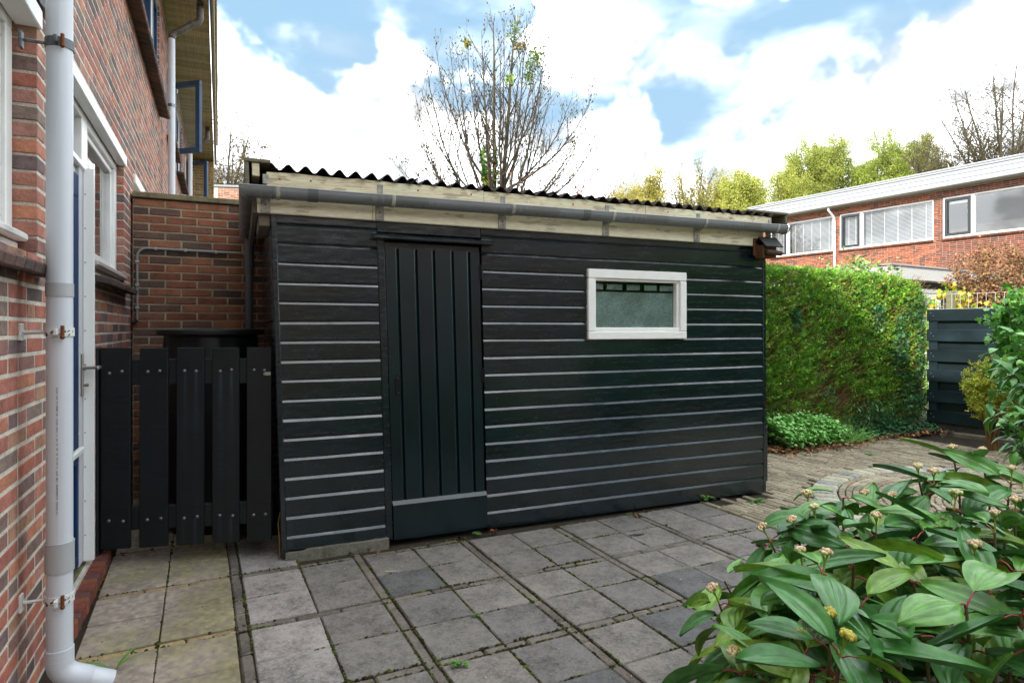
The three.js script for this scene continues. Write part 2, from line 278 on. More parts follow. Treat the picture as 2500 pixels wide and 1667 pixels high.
  for (let k = 0; k < 60000 && c < N; k++) {
    const along = r() < 0.62, u = Math.floor(r() * 3), lines = [0.0, 0.33, 0.63], off = [0.0265, 0.331, 0.6335][u];
    let x, z; if (along) { x = (Math.floor(r() * 6) - 3) * P + off + (r() - 0.5) * 0.008; z = -1.6 + r() * 4.4; } else { z = (Math.floor(r() * 7) - 3) * P + off + (r() - 0.5) * 0.008; x = -1.95 + r() * 3.9; }
    if (inHouse(x) || inShed(x, z)) continue;
    const dens = fbm(x * 2.3 + 9, z * 2.3 + 9, 4, 0, 0, 77) + (fbm(x * 11, z * 11, 2, 0, 0, 78) - 0.5) * 0.5; if (dens < 0.5) continue;
    if (old(x, z) && r() < 0.8) continue; const R = 0.0022 + r() * 0.0045 * (dens > 0.64 ? 1.7 : 1);
    e.set(r() * 3, r() * 6, r() * 3); q.setFromEuler(e); mt.compose(p.set(x, -0.006 + r() * 0.003, z), q, s.set(R, R * (0.5 + r() * 0.5), R * (0.8 + r() * 0.6))); moss.setMatrixAt(c, mt);
    moss.setColorAt(c, jit(r() < 0.2 ? '#7a8a1e' : r() < 0.4 ? '#5f6420' : '#4a3f22', r, 0.3)); c++;
  }
  moss.count = c; moss.name = 'moss'; moss.userData.kind = 'stuff'; shade(moss); patio.add(moss);
  // brown flecks of grit and bud scales lying on the tiles
  const gr = new THREE.InstancedMesh(new THREE.TetrahedronGeometry(1), std({ color: 0xffffff, roughness: 1 }), 1400); let n = 0;
  for (let k = 0; k < 4000 && n < 1400; k++) { const x = -1.9 + r() * 3.8, z = -0.7 + r() * 3.2; if (inShed(x, z) || fbm(x * 3, z * 3, 3, 0, 0, 5) < 0.45) continue; const R = 0.0008 + r() * r() * 0.004; e.set(r() * 6, r() * 6, r() * 6); q.setFromEuler(e); mt.compose(p.set(x, 0.0015, z), q, s.set(R * 1.6, R * 0.5, R)); gr.setMatrixAt(n, mt); gr.setColorAt(n, jit(['#b9ab92', '#8d7a60', '#c9c2b4', '#5b4a3a'][Math.floor(r() * 4)], r, 0.2)); n++; }
  gr.count = n; gr.name = 'grit'; gr.userData.kind = 'stuff'; shade(gr); patio.add(gr);
}

// ---------- clinker path, with a ring of granite setts ----------
const RING = { X: 3.87, D: 4.55, R: 1.44 };
{
  const r = rng(15), path = struct('path', uvm(at(cbox(6.4, 0.03, 6.6, 0.002), 5.2, -0.0365, -0.6)), std({ color: col('#3a3224'), map: rep(T.conc, 0.5), bumpMap: rep(T.concB, 0.2), bumpScale: 0.006, roughness: 1 }), [PAT.x, -0.006, -PAT.d], PAT.turn);
  const G = [0, 1, 2].map((k) => uvm(cbox(0.197, 0.05, 0.0445, 0.007), k * 0.3, k * 0.61));
  const hex = ['#aa9d84', '#9c8f78', '#b2a58c', '#a3957c', '#958974', '#b8ab92'], mats = hex.map((h, k) => std({ color: col(h), map: rep(T.conc, 0.5, 0.5, k * 0.2, k * 0.37), bumpMap: rep(T.concB, 0.15), bumpScale: 0.002, roughness: 0.93 }));
  const merged = std({ vertexColors: true, map: rep(T.conc, 0.5), bumpMap: rep(T.concB, 0.15), bumpScale: 0.002, roughness: 0.93 });
  path.updateWorldMatrix(true, false);
  const list = [], [rx, rz] = toPatio(RING.X, RING.D), [hx, hz] = toPatio(2.9, 7.15), [hx2, hz2] = toPatio(5.6, 8.4), [sx, sz] = toPatio(2.073, 5.119), [sx0, sz0] = toPatio(-1.333, 3.645);
  for (let i = 0; i < 96; i++) { const x = 2.0 + i * 0.0515, o = r() * 0.2; for (let z = -4.0 - o; z < 1.7; z += 0.2045) {
    if (Math.hypot(x - rx, z - rz) < RING.R + 0.11) continue;
    const hedge = mix(hz, hz2, (x - hx) / (hx2 - hx)); if (z < hedge + 0.08 + 0.1 * Math.sin(x * 3)) continue;
    if (x < sx + 0.04 && z < mix(sz0, sz, (x - sx0) / (sx - sx0)) + 0.06) continue;
    if (x > 6.3) continue;
    list.push([x, z, Math.PI / 2]);
  } }
  for (let ring = 0; ring < 24; ring++) { const R = RING.R - 0.13 - ring * 0.0515; if (R < 0.1) break; const n = Math.floor(2 * Math.PI * R / 0.2045); for (let k = 0; k < n; k++) { const a = (k + ring * 0.5) / n * 2 * Math.PI; list.push([rx + Math.cos(a) * R, rz + Math.sin(a) * R, -a + Math.PI / 2]); } }
  const rec = list.map(([x, z, t]) => ({ x, z, t, s: seen(path, x, 0, z), m: Math.floor(r() * 6), g: Math.floor(r() * 3), y: -0.0195 + (r() - 0.5) * 0.006, e: [(r() - 0.5) * 0.03, (r() - 0.5) * 0.03, (r() - 0.5) * 0.04] })).sort((a, b) => b.s - a.s), rest = [];
  rec.forEach((k, i) => { const o = new THREE.Object3D(); o.position.set(k.x, k.y, k.z); o.rotation.set(k.e[0], k.t + k.e[1], k.e[2], 'YXZ');
    if (i < 290 && k.s) { const m = part('paver', G[k.g], mats[k.m], path); m.position.copy(o.position); m.rotation.copy(o.rotation); }
    else { o.updateMatrix(); const g = G[k.g].clone().applyMatrix4(o.matrix), uv = g.attributes.uv; for (let v = 0; v < uv.count; v++) uv.setXY(v, uv.getX(v) + i * 0.17, uv.getY(v) + i * 0.07); rest.push(paint(g, jit(hex[k.m], r, 0.1))); } });
  part('pavers', join(rest), merged, path, 'stuff');
  const SG = [0, 1, 2].map((k) => uvm(cbox(0.19, 0.06, 0.105, 0.014), k * 0.5, k * 0.2)), SM = ['#c2beb0', '#b0afa8', '#ccc4ae', '#a5a6a2', '#bcb79c'].map((h, k) => std({ color: col(h), map: rep(T.conc, 0.7, 0.7, k * 0.2, 0), bumpMap: rep(T.concB, 0.2), bumpScale: 0.003, roughness: 0.85 }));
  const n = 78; for (let k = 0; k < n; k++) { const a = k / n * 2 * Math.PI, m = part('sett', SG[k % 3], SM[Math.floor(r() * 5)], path); m.position.set(rx + Math.cos(a) * RING.R, -0.018 + (r() - 0.5) * 0.006, rz + Math.sin(a) * RING.R); m.rotation.set((r() - 0.5) * 0.04, -a + (r() - 0.5) * 0.08, 0, 'YXZ'); }
}
// ---------- terraced house on the left ----------
const HC = { X: -2.977, D: 4.9, turn: 115 };                // inner corner with the garden wall; local x runs back along the wall, z points out of it
const house = thing('terraced_house', 'long red brick house wall on the left with white window frames and deep eaves', 'house', [HC.X, 0, -HC.D], HC.turn);
const EAVE = 5.3, OVER = 0.52, FAR = 10.7;
const frameBar = (x0, x1, y0, y1, z0, z1) => cb(x0, x1, y0, y1, z0, z1, 0.004);
function ring(x0, x1, y0, y1, w, z0, z1, wb = w, wt = w) { return [frameBar(x0, x0 + w, y0 + wb, y1 - wt, z0, z1), frameBar(x1 - w, x1, y0 + wb, y1 - wt, z0, z1), frameBar(x0, x1, y0, y0 + wb, z0, z1), frameBar(x0, x1, y1 - wt, y1, z0, z1)]; }
const pane = (x0, x1, y0, y1, z) => uvm(at(new THREE.PlaneGeometry(x1 - x0, y1 - y0), (x0 + x1) / 2, (y0 + y1) / 2, z));
function curtainGeo(x0, x1, y0, y1, z, amp = 0.025, wave = 0.11) { const g = new THREE.PlaneGeometry(x1 - x0, y1 - y0, Math.ceil((x1 - x0) / 0.018), 6), p = g.attributes.position; for (let i = 0; i < p.count; i++) { const x = p.getX(i), k = 0.75 + 0.25 * Math.sin(x * 7.3 + 1); p.setZ(i, Math.sin(x / wave * 6.283 + Math.sin(x * 9)) * amp * k * (1 + 0.15 * p.getY(i))); } g.computeVertexNormals(); return at(g, (x0 + x1) / 2, (y0 + y1) / 2, z); }
M.curtain = phys({ color: col('#d9d8d2'), roughness: 0.95, transmission: 0.35, thickness: 0 });
M.blue = phys({ color: col('#15335a'), roughness: 0.6, ior: 1.3 });
M.blueUp = phys({ color: col('#26405f'), roughness: 0.35 });
{
  const open = [[-5.6, -2.775, 1.60, 2.53], [-2.46, -1.57, 0.09, 2.55], [-1.5705, -0.385, 1.66, 2.55], [0.2, 0.8, 1.0, 2.55], [-0.22, 2.6, 3.84, 5.06], [3.75, 5.0, 3.9, 5.06], [5.85, 7.5, 3.9, 5.06], [8.7, 9.9, 3.9, 5.06]];
  const wall = part('wall', slab(-16, FAR, -0.05, EAVE, [open[0], [[-2.466, 0.084], [-2.466, 2.556], [-0.379, 2.556], [-0.379, 1.654], [-1.564, 1.654], [-1.564, 0.084]], ...open.slice(3)], -0.002, 0.3), M.mortar, house);
  const mats = brickMats(['#b57463', '#a8695a', '#bd7f6c', '#986f65', '#8a6d66', '#8f786e', '#6b5855', '#c58367', '#b0856c', '#b9725d', '#7e6767', '#ba8677']);
  brickwork(wall, { x0: -6, x1: FAR, y0: 0, y1: EAVE - 0.05, open, mats, seed: 3, most: 298, headers: 0.2, wild: 0.05, joint: 0.0125, z: 0 });
  // the building behind the facade
  part('inner_wall', cb(-16, FAR, -0.05, EAVE + 0.3, -8, -1.1, 0.01), M.room, house);
  part('party_wall', cb(-16.3, -16.002, -0.05, EAVE + 0.3, -8, -0.01, 0.01), M.mortar, house);
  part('party_wall', cb(FAR + 0.002, FAR + 0.3, -0.05, EAVE + 0.3, -8, -0.01, 0.01), M.mortar, house);
  const rf = part('roof', cb(-16.4, FAR + 0.3, EAVE + 0.31, EAVE + 0.5, -8.1, OVER - 0.03, 0.01), std({ color: col('#4d4a46'), roughness: 0.95 }), house);
  // eaves: narrow boards across, with a fascia
  const sof = part('soffit', cb(-16, FAR, EAVE + 0.03, EAVE + 0.29, -0.25, OVER - 0.04, 0.004), M.dark, house);
  const sg = uvm(cbox(0.0875, 0.018, OVER + 0.02, 0.008)), sm = ['#c9bb90', '#bdb086', '#d0c399', '#b4a77e'].map((h, k) => std({ color: col(h), map: rep(T.grain, 0.4, 0.4, k * 0.3, 0), roughness: 0.7 })), r = rng(8);
  for (let x = -1.6; x < FAR; x += 0.0915) { const m = part('soffit_board', sg, sm[Math.floor(r() * 4)], sof); m.position.set(x + 0.045, EAVE + 0.02 + (r() - 0.5) * 0.003, OVER / 2 - 0.02); }
  const fas = part('fascia', cb(-16, FAR + 0.31, EAVE - 0.04, EAVE + 0.52, OVER, OVER + 0.03, 0.006), std({ color: col('#8d7c5e'), roughness: 0.7, map: rep(T.grain, 1, 0.5) }), house);
  part('fascia_trim', cb(-16, FAR + 0.32, EAVE - 0.02, EAVE + 0.1, OVER + 0.03, OVER + 0.05, 0.006), std({ color: col('#c9c0a6'), roughness: 0.6 }), fas);
  part('fascia_edge', cb(-16, FAR + 0.32, EAVE + 0.42, EAVE + 0.56, OVER + 0.03, OVER + 0.08, 0.01), std({ color: col('#a89a7c'), roughness: 0.6 }), fas);

  // near window
  {
    const z0 = -0.16, z1 = -0.075, w = part('window', join([...ring(-5.6, -2.78, 1.62, 2.53, 0.075, z0, z1), frameBar(-4.2, -4.12, 1.69, 2.46, z0, z1), ...ring(-4.12, -2.86, 1.695, 2.455, 0.055, z0 + 0.01, z1 - 0.014)]), M.white, house);
    part('pane', pane(-5.52, -2.9, 1.72, 2.42, z0 + 0.035), M.glassHouse, w);
    part('ledge', join([cb(-5.6, -2.78, 1.668, 1.70, z1 - 0.002, z1 + 0.05, 0.008), cb(-5.6, -2.785, 1.60, 1.664, z1 - 0.004, z1 + 0.018, 0.004)]), M.white, w);
    part('lintel_board', cb(-5.6, -2.75, 2.485, 2.56, -0.072, 0.012, 0.004), M.white, w);
    part('curtain', curtainGeo(-5.5, -2.92, 1.66, 2.5, -0.3, 0.02), M.curtain, w);
  }
  // door and side window
  {
    const z0 = -0.13, z1 = -0.045;
    const w = part('window', join([frameBar(-1.52, -0.39, 2.47, 2.55, z0, z1), frameBar(-0.47, -0.39, 1.70, 2.47, z0, z1), frameBar(-1.57, -1.49, 1.66, 2.55, z0, z1), frameBar(-1.49, -0.47, 1.70, 1.765, z0, z1), ...ring(-1.488, -0.472, 1.767, 2.468, 0.035, z0 + 0.012, z1 - 0.02)]), M.white, house);
    part('pane', pane(-1.455, -0.505, 1.80, 2.435, z0 + 0.04), M.glassHouse, w);
    part('ledge', join([cb(-1.56, -0.37, 1.69, 1.725, z1 + 0.001, z1 + 0.065, 0.008), cb(-1.56, -0.385, 1.60, 1.69, z1 - 0.05, z1 + 0.02, 0.006)]), std({ color: col('#b9b2ac'), roughness: 0.5 }), w);
    part('lintel_board', cb(-2.5, -0.36, 2.515, 2.585, -0.04, 0.016, 0.004), M.white, w);
    const t = part('window', join([...ring(-2.46, -1.572, 2.14, 2.55, 0.07, z0, z1, 0.05), frameBar(-2.05, -1.99, 2.19, 2.48, z0, z1)]), M.white, house);
    part('pane', pane(-2.39, -1.64, 2.19, 2.48, z0 + 0.04), M.glassHouse, t);
    part('drip_rail', cb(-2.46, -1.6, 2.175, 2.21, z1 + 0.001, z1 + 0.03, 0.006), M.white, t);
    const fr = part('door_frame', join([frameBar(-2.46, -2.40, 0.09, 2.138, z0, z1)]), M.white, house);
    // the leaf: blue stiles, a glazed upper half and horizontal boards below
    const dz0 = -0.07, dz1 = -0.03;
    const d = part('door', join([...ring(-2.395, -1.82, 0.70, 2.13, 0.12, dz0, dz1, 0.10), ...ring(-2.395, -1.82, 0.12, 0.698, 0.05, dz0, dz1, 0.06), cb(-2.35, -1.86, 0.17, 0.65, dz0, dz0 + 0.012, 0.002)]), M.blue, house);
    part('pane', pane(-2.28, -1.93, 0.79, 2.02, dz0 + 0.02), M.glassHouse, d);
    const db = cb(0, 0.47, 0, 0.072, 0, 0.014, 0.006), dm = phys({ color: col('#5d7290'), roughness: 0.3 });
    for (let k = 0; k < 6; k++) { const b = part('door_board', db, dm, d); b.position.set(-2.343, 0.185 + k * 0.079, dz0 + 0.0125); }
    part('weather_bar', cb(-2.36, -1.83, 0.705, 0.735, dz1 + 0.001, dz1 + 0.028, 0.006), M.white, d);
    part('edge_strip', cb(-1.819, -1.60, 0.11, 2.185, dz0, dz1 + 0.003, 0.003), std({ color: col('#c4c6cc'), roughness: 0.4 }), d);
    part('edge_profile', cb(-1.735, -1.71, 0.11, 2.19, dz1 + 0.004, dz1 + 0.054, 0.003), phys({ color: col('#f1f1ef'), roughness: 0.3 }), d);
    const scr = new THREE.SphereGeometry(0.0035, 6, 4); for (let k = 0; k < 11; k++) { const s = part('screw', scr, M.zinc, d); s.position.set(-1.736, 0.25 + k * 0.18, dz1 + 0.014); }
    const hm = std({ color: col('#a8a39a'), metalness: 0.85, roughness: 0.35 });
    const hp = part('handle_plate', cb(-1.79, -1.75, 0.985, 1.21, dz1 + 0.004, dz1 + 0.012, 0.004), hm, d);
    part('handle', join([tube([[-1.77, 1.135, dz1 + 0.012], [-1.77, 1.135, dz1 + 0.07], [-1.783, 1.137, dz1 + 0.084], [-1.8, 1.138, dz1 + 0.088], [-1.87, 1.136, dz1 + 0.088]], [0.009, 0.009, 0.01, 0.0095, 0.008], 10), at(new THREE.CylinderGeometry(0.013, 0.013, 0.012, 12).rotateX(Math.PI / 2), -1.77, 1.135, dz1 + 0.018)]), hm, d);
    part('lock_cylinder', at(new THREE.CylinderGeometry(0.009, 0.009, 0.03, 10).rotateX(Math.PI / 2), -1.77, 1.045, dz1 + 0.02), hm, d);
    // threshold: mossy board on a row of bricks on edge
    const th = part('threshold', cb(-2.46, -1.575, 0.02, 0.088, -0.2, -0.02, 0.006), std({ color: col('#7c7a58'), map: rep(T.conc, 0.4), roughness: 1 }), house);
    const tg = uvm(cbox(0.054, 0.075, 0.1, 0.006)), tm = brickMats(['#8a4a38', '#7a3f33', '#6a4a44', '#96543c'], {});
    for (let k = 0; k < 17; k++) { const b = part('brick', tg, tm[k * 7 % 4], th); b.position.set(-2.47 + k * 0.062, 0.03, 0.012 + (k % 3) * 0.002); }
  }
  // window just past the garden wall
  {
    const w = part('window', join(ring(0.2, 0.8, 1.0, 2.55, 0.08, -0.13, -0.03)), M.white, house);
    part('pane', pane(0.28, 0.72, 1.08, 2.47, -0.08), M.glassHouse, w);
    part('lintel_board', cb(0.17, 0.83, 2.51, 2.585, -0.028, 0.018, 0.004), M.white, w);
  }
  // upstairs windows
  const up = (x0, x1, y0, post, openAt) => {
    const z0 = -0.12, z1 = -0.035, w = part('window', join([...ring(x0, x1, y0, 5.06, 0.06, z0, z1), frameBar(post, post + 0.09, y0 + 0.06, 5.0, z0, z1 + 0.012)]), M.white, house);
    part('pane', pane(x0 + 0.06, post, y0 + 0.06, 5.0, z0 + 0.04), M.glassHouse, w);
    part('casement', join(ring(x0 + 0.062, post - 0.002, y0 + 0.062, 4.998, 0.045, z0 + 0.02, z1 + 0.006)), M.blueUp, w);
    if (!openAt) { part('casement', join(ring(post + 0.092, x1 - 0.062, y0 + 0.062, 4.998, 0.055, z0 + 0.02, z1 + 0.02)), M.blueUp, w); part('pane', pane(post + 0.14, x1 - 0.11, y0 + 0.11, 4.95, z0 + 0.045), M.glassHouse, w); }
    part('curtain', curtainGeo(x0 + 0.06, x1 - 0.06, y0 + 0.02, 5.03, -0.28, 0.03), M.curtain, w);
    return w;
  };
  const w1 = up(-0.22, 2.6, 3.84, 1.95);
  const w2 = up(3.75, 5.0, 3.9, 4.35, true), w3 = up(5.85, 7.5, 3.9, 6.9), w4 = up(8.7, 9.9, 3.9, 9.3, true);
  const leaf = (w, hx, a, y0, y1, wd) => {                     // casement standing open on its far hinge
    const g = join([...ring(-wd, 0, y0, y1, 0.075, -0.03, 0.03)]), rot = new THREE.Matrix4().makeRotationY(a * D2R), pos = new THREE.Matrix4().makeTranslation(hx, 0, -0.03).multiply(rot);
    part('open_casement', g.applyMatrix4(pos), M.blueUp, w); part('pane', pane(-wd + 0.06, -0.06, y0 + 0.06, y1 - 0.06, 0).applyMatrix4(pos), M.glassHouse, w);
    for (const y of [y0 + 0.14, y1 - 0.14]) part('catch', join([cb(-0.16, -0.06, y - 0.006, y + 0.006, -0.05, -0.032, 0.003), cb(-0.15, -0.135, y - 0.03, y + 0.03, -0.05, -0.032, 0.003)]).applyMatrix4(pos), std({ color: col('#c9c6bd'), metalness: 0.7, roughness: 0.4 }), w);
  };
  leaf(w2, 4.99, -118 + 180 - 10, 3.94, 5.0, 0.52);
  leaf(w4, 9.88, -118 + 180 - 4, 3.94, 5.0, 0.5);
  // sills of bricks on edge
  const sillG = uvm(cbox(0.1, 0.042, 0.2, 0.007)), sillM = brickMats(['#5e4a44', '#6a5048', '#544440', '#75584c', '#4b3f3c']), rs = rng(77);
  const sill = (x0, x1, y, zc = 0.0, dark) => {
    const s = part('window_sill', cb(x0 + 0.02, x1 - 0.02, y - 0.07, y - 0.02, -0.2, 0.0, 0.004), M.mortar, house), n = Math.round((x1 - x0) / 0.108), sp = (x1 - x0) / n;
    for (let k = 0; k < n; k++) { const b = part('brick', sillG, sillM[Math.floor(rs() * 5)], s); b.position.set(x0 + (k + 0.5) * sp, y - 0.035 + (rs() - 0.5) * 0.004, -0.02 + zc); b.rotation.x = 0.2; }
  };
  sill(-5.65, -2.735, 1.60, 0.0); sill(-1.6, -0.30, 1.66, 0.0); sill(-0.35, 2.62, 3.84, 0.03); sill(3.7, 5.05, 3.9, 0.03); sill(5.8, 7.55, 3.9, 0.03); sill(8.65, 9.95, 3.9, 0.03);
  // lead flashing over the near lintel
  part('flashing', (() => { const g = new THREE.PlaneGeometry(1.2, 0.06, 24, 2), p = g.attributes.position, q = rng(6); for (let i = 0; i < p.count; i++) { p.setZ(i, 0.004 + q() * 0.008 + (p.getY(i) < -0.02 ? 0.008 : 0)); p.setY(i, p.getY(i) + (q() - 0.5) * 0.008); } g.computeVertexNormals(); return at(g, -3.25, 2.60, 0.004); })(), std({ color: col('#3c3d3f'), roughness: 0.6, side: THREE.DoubleSide }), house);
  // yellow brick wing closing the row
  const wing = part('wing_wall', uvm(at(new THREE.BoxGeometry(0.62, EAVE + 0.02, 0.25), 0, 0, -0.132)), M.mortarOld, house);
  wing.position.set(FAR - 0.12, (EAVE) / 2, 0.2); wing.rotation.y = -Math.PI / 2;
  brickwork(wing, { x0: -0.31, x1: 0.31, y0: -EAVE / 2 + 0.02, y1: EAVE / 2 - 0.01, mats: brickMats(['#a5813c', '#94702f', '#b08e4a', '#7d5f2e', '#9c7a44']), seed: 12, z: 0, most: 0 });
}

// ---------- down pipes ----------
const toHouse = (o) => { o.position.set(HC.X, 0, -HC.D); o.rotation.y = HC.turn * D2R; return o; };
function clampBand(t, z, y, R, h = 0.03) { return join([at(new THREE.CylinderGeometry(R + 0.004, R + 0.004, h, 28, 1), t, y, z), cb(t - R - 0.03, t - R + 0.004, y - h / 2 + 0.004, y + h / 2 - 0.004, z - 0.006, z + 0.006, 0.002), at(tube([[0, 0, -R], [0, 0, -z + 0.01]], 0.006, 8), t, y, z), cb(t - 0.018, t + 0.018, y - 0.03, y + 0.03, -0.002, 0.008, 0.002)]); }
{
  const t = -3.004, z = 0.114, R = 0.04;
  const dp = thing('downpipe', 'thick grey plastic downpipe standing closest, with printed lettering and a bent foot', 'downpipe', [HC.X, 0, -HC.D], HC.turn);
  const cyl = (r, y0, y1, seg = 40) => at(new THREE.CylinderGeometry(r, r, y1 - y0, seg, 1), t, (y0 + y1) / 2, z);
  part('pipe', join([cyl(R, 0.16, EAVE)]), M.pvc, dp);
  part('socket', join([cyl(R + 0.0025, 1.455, 1.502)]), M.pvcDark, dp);
  part('socket', join([cyl(R + 0.0042, 0.485, 0.588), at(new THREE.TorusGeometry(R + 0.003, 0.0022, 6, 36).rotateX(Math.PI / 2), t, 0.588, z)]), M.pvcDark, dp);
  const dir = new THREE.Vector3(0.16, 0, 0.98).normalize(), pts = [];
  for (let i = 0; i <= 8; i++) { const a = i / 8 * 62 * D2R, q = 0.07; pts.push(new THREE.Vector3(t, 0.165, z).addScaledVector(dir, q * (1 - Math.cos(a))).add(new THREE.Vector3(0, -q * Math.sin(a), 0))); }
  const e = pts[8].clone(), last = dir.clone().multiplyScalar(Math.sin(62 * D2R)).add(new THREE.Vector3(0, -Math.cos(62 * D2R), 0));
  part('elbow', join([tube([...pts, e.clone().addScaledVector(last, 0.055)], R + 0.0022, 32), cyl(R + 0.0035, 0.155, 0.212)]), M.pvc, dp);
  part('spout', tube([e.clone().addScaledVector(last, 0.056), e.clone().addScaledVector(last, 0.13)], R, 32), M.pvc, dp);
  const cm = std({ color: col('#8c8f92'), metalness: 0.6, roughness: 0.55, map: rep(T.rough, 0.06) });
  const flaky = (() => { const c = document.createElement('canvas'); c.width = 256; c.height = 64; const g = c.getContext('2d'), r = rng(3); g.fillStyle = '#d8d8d4'; g.fillRect(0, 0, 256, 64); g.fillStyle = '#23252a'; for (let k = 0; k < 26; k++) { const x = r() * 256, y = 10 + r() * 46; g.beginPath(); g.ellipse(x, y, 3 + r() * 9, 1 + r() * 4, r() * 3, 0, 7); g.fill(); } const q = new THREE.CanvasTexture(c); q.colorSpace = THREE.SRGBColorSpace; return q; })();
  const cm2 = std({ map: flaky, roughness: 0.6 });
  const band = (y, m, h) => { const b = part('clamp', clampBand(t, z, y, R, h), m, dp); part('clamp_bolt', join([at(new THREE.CylinderGeometry(0.006, 0.006, 0.045, 10), t - R - 0.012, y, z + 0.018), at(new THREE.SphereGeometry(0.008, 8, 6), t - R - 0.012, y - 0.018, z + 0.018)]), std({ color: col('#7a4a2a'), metalness: 0.5, roughness: 0.7 }), b); };
  band(2.345, cm, 0.032); band(1.33, cm2, 0.03); band(0.39, cm2, 0.03); band(4.4, cm, 0.03);
  // printing down the pipe
  const c = document.createElement('canvas'); c.width = 2048; c.height = 64; const g = c.getContext('2d'); g.fillStyle = '#000'; g.fillRect(0, 0, 2048, 64); g.fillStyle = '#fff'; g.font = '44px monospace'; g.textBaseline = 'middle';
  g.save(); g.scale(2030 / g.measureText('DYKA-PVC-U-KOMO-EN 12200 80x1.5 09 25 04 18 14:50 A "PVC MET HERGEBRUIK GARANTIE"').width, 1.25); g.fillText('DYKA-PVC-U-KOMO-EN 12200 80x1.5 09 25 04 18 14:50 A "PVC MET HERGEBRUIK GARANTIE"', 4, 26); g.restore();
  const al = new THREE.CanvasTexture(c);
  const P = [], uv = [], idx = [], camA = Math.atan2(1.604, 2.226), len = 0.45, y1 = 1.137, n = 6, worldToLocal = HC.turn * D2R;
  // direction from the pipe to the viewer, turned into the house's axes
  const vx = 1.604, vz = 2.226, lx = vx * Math.cos(worldToLocal) - vz * Math.sin(worldToLocal), lz = vx * Math.sin(worldToLocal) + vz * Math.cos(worldToLocal), base = Math.atan2(lz, lx);
  for (let i = 0; i <= n; i++) { const a = base + 0.19 - (i / n - 0.5) * 0.0085 / R, x = t + Math.cos(a) * (R + 0.0007), q = z + Math.sin(a) * (R + 0.0007); P.push(x, y1, q, x, y1 - len, q); uv.push(0, 1 - i / n, 1, 1 - i / n); }
  for (let i = 0; i < n; i++) { const a = i * 2; idx.push(a, a + 1, a + 2, a + 1, a + 3, a + 2); }
  const lg = new THREE.BufferGeometry(); lg.setAttribute('position', new THREE.Float32BufferAttribute(P, 3)); lg.setAttribute('uv', new THREE.Float32BufferAttribute(uv, 2)); lg.setIndex(idx); lg.computeVertexNormals();
  part('printed_lettering', lg, std({ color: col('#33363a'), alphaMap: al, transparent: true, side: THREE.DoubleSide, roughness: 0.6 }), dp);
}
function backPipe(t, label, withClamps) {
  const R = 0.038, z = 0.11, dp = thing('downpipe', label, 'downpipe', [HC.X, 0, -HC.D], HC.turn);
  part('pipe', tube([[t, 0.02, z], [t, EAVE - 0.5, z]], R, 20), M.pvc, dp);
  const pts = []; for (let i = 0; i <= 8; i++) { const a = i / 8 * 80 * D2R; pts.push([t, EAVE - 0.5 + 0.1 * Math.sin(a), z + 0.1 * (1 - Math.cos(a))]); }
  const b = pts[8]; for (let i = 0; i <= 8; i++) { const a = (80 - i / 8 * 80) * D2R; pts.push([t, EAVE - 0.2 - 0.1 * Math.sin(a) + 0.02, b[2] + 0.14 + 0.1 * (Math.cos(a) - Math.cos(80 * D2R))]); }
  pts.push([t, EAVE + 0.02, pts[pts.length - 1][2]]);
  part('swan_neck', tube(pts, R + 0.002, 16), std({ color: col('#7d756a'), roughness: 0.5, map: rep(T.rough, 0.3) }), dp);
  for (const y of withClamps) part('clamp', clampBand(t, z, y, R, 0.035), M.zinc, dp);
  return dp;
}
backPipe(2.83, 'grey downpipe with a swan neck on the house wall, left of the open blue window', [4.0, 2.75, 1.4]);
backPipe(8.1, 'weathered downpipe farthest back on the house wall, under the yellow brick wing', [3.6, 2.2]);

// ---------- garden wall behind the gate ----------
const gw = thing('garden_wall', 'brown brick wall with a stone coping between the house and the shed', 'wall', [HC.X, 0, -HC.D], 26.3);
{
  const Wd = 3.2, T0 = 2.36, b = part('wall_core', cb(0.012, Wd, -0.05, T0, -0.2, -0.007, 0.003), M.mortarOld, gw);
  brickwork(b, { x0: 0.012, x1: Wd, y0: 0, y1: T0, course: 0.0638, mats: brickMats(['#935c44', '#88533f', '#75564a', '#9e6449', '#5f4a42', '#8c604c', '#a46c50', '#6e5549']), seed: 41, most: 296, headers: 0.04, wild: 0.0, joint: 0.013, len: 0.226 });
  const cm = std({ color: col('#8b8163'), map: rep(T.conc, 0.5), bumpMap: rep(T.concB, 0.2), bumpScale: 0.003, roughness: 0.95 });
  for (let k = 0; k < 4; k++) part('coping_stone', cb(0.012 + k * 0.8, 0.012 + (k + 1) * 0.8 - 0.006, T0 + 0.006, T0 + 0.05, -0.22, 0.025, 0.005), cm, gw);
}
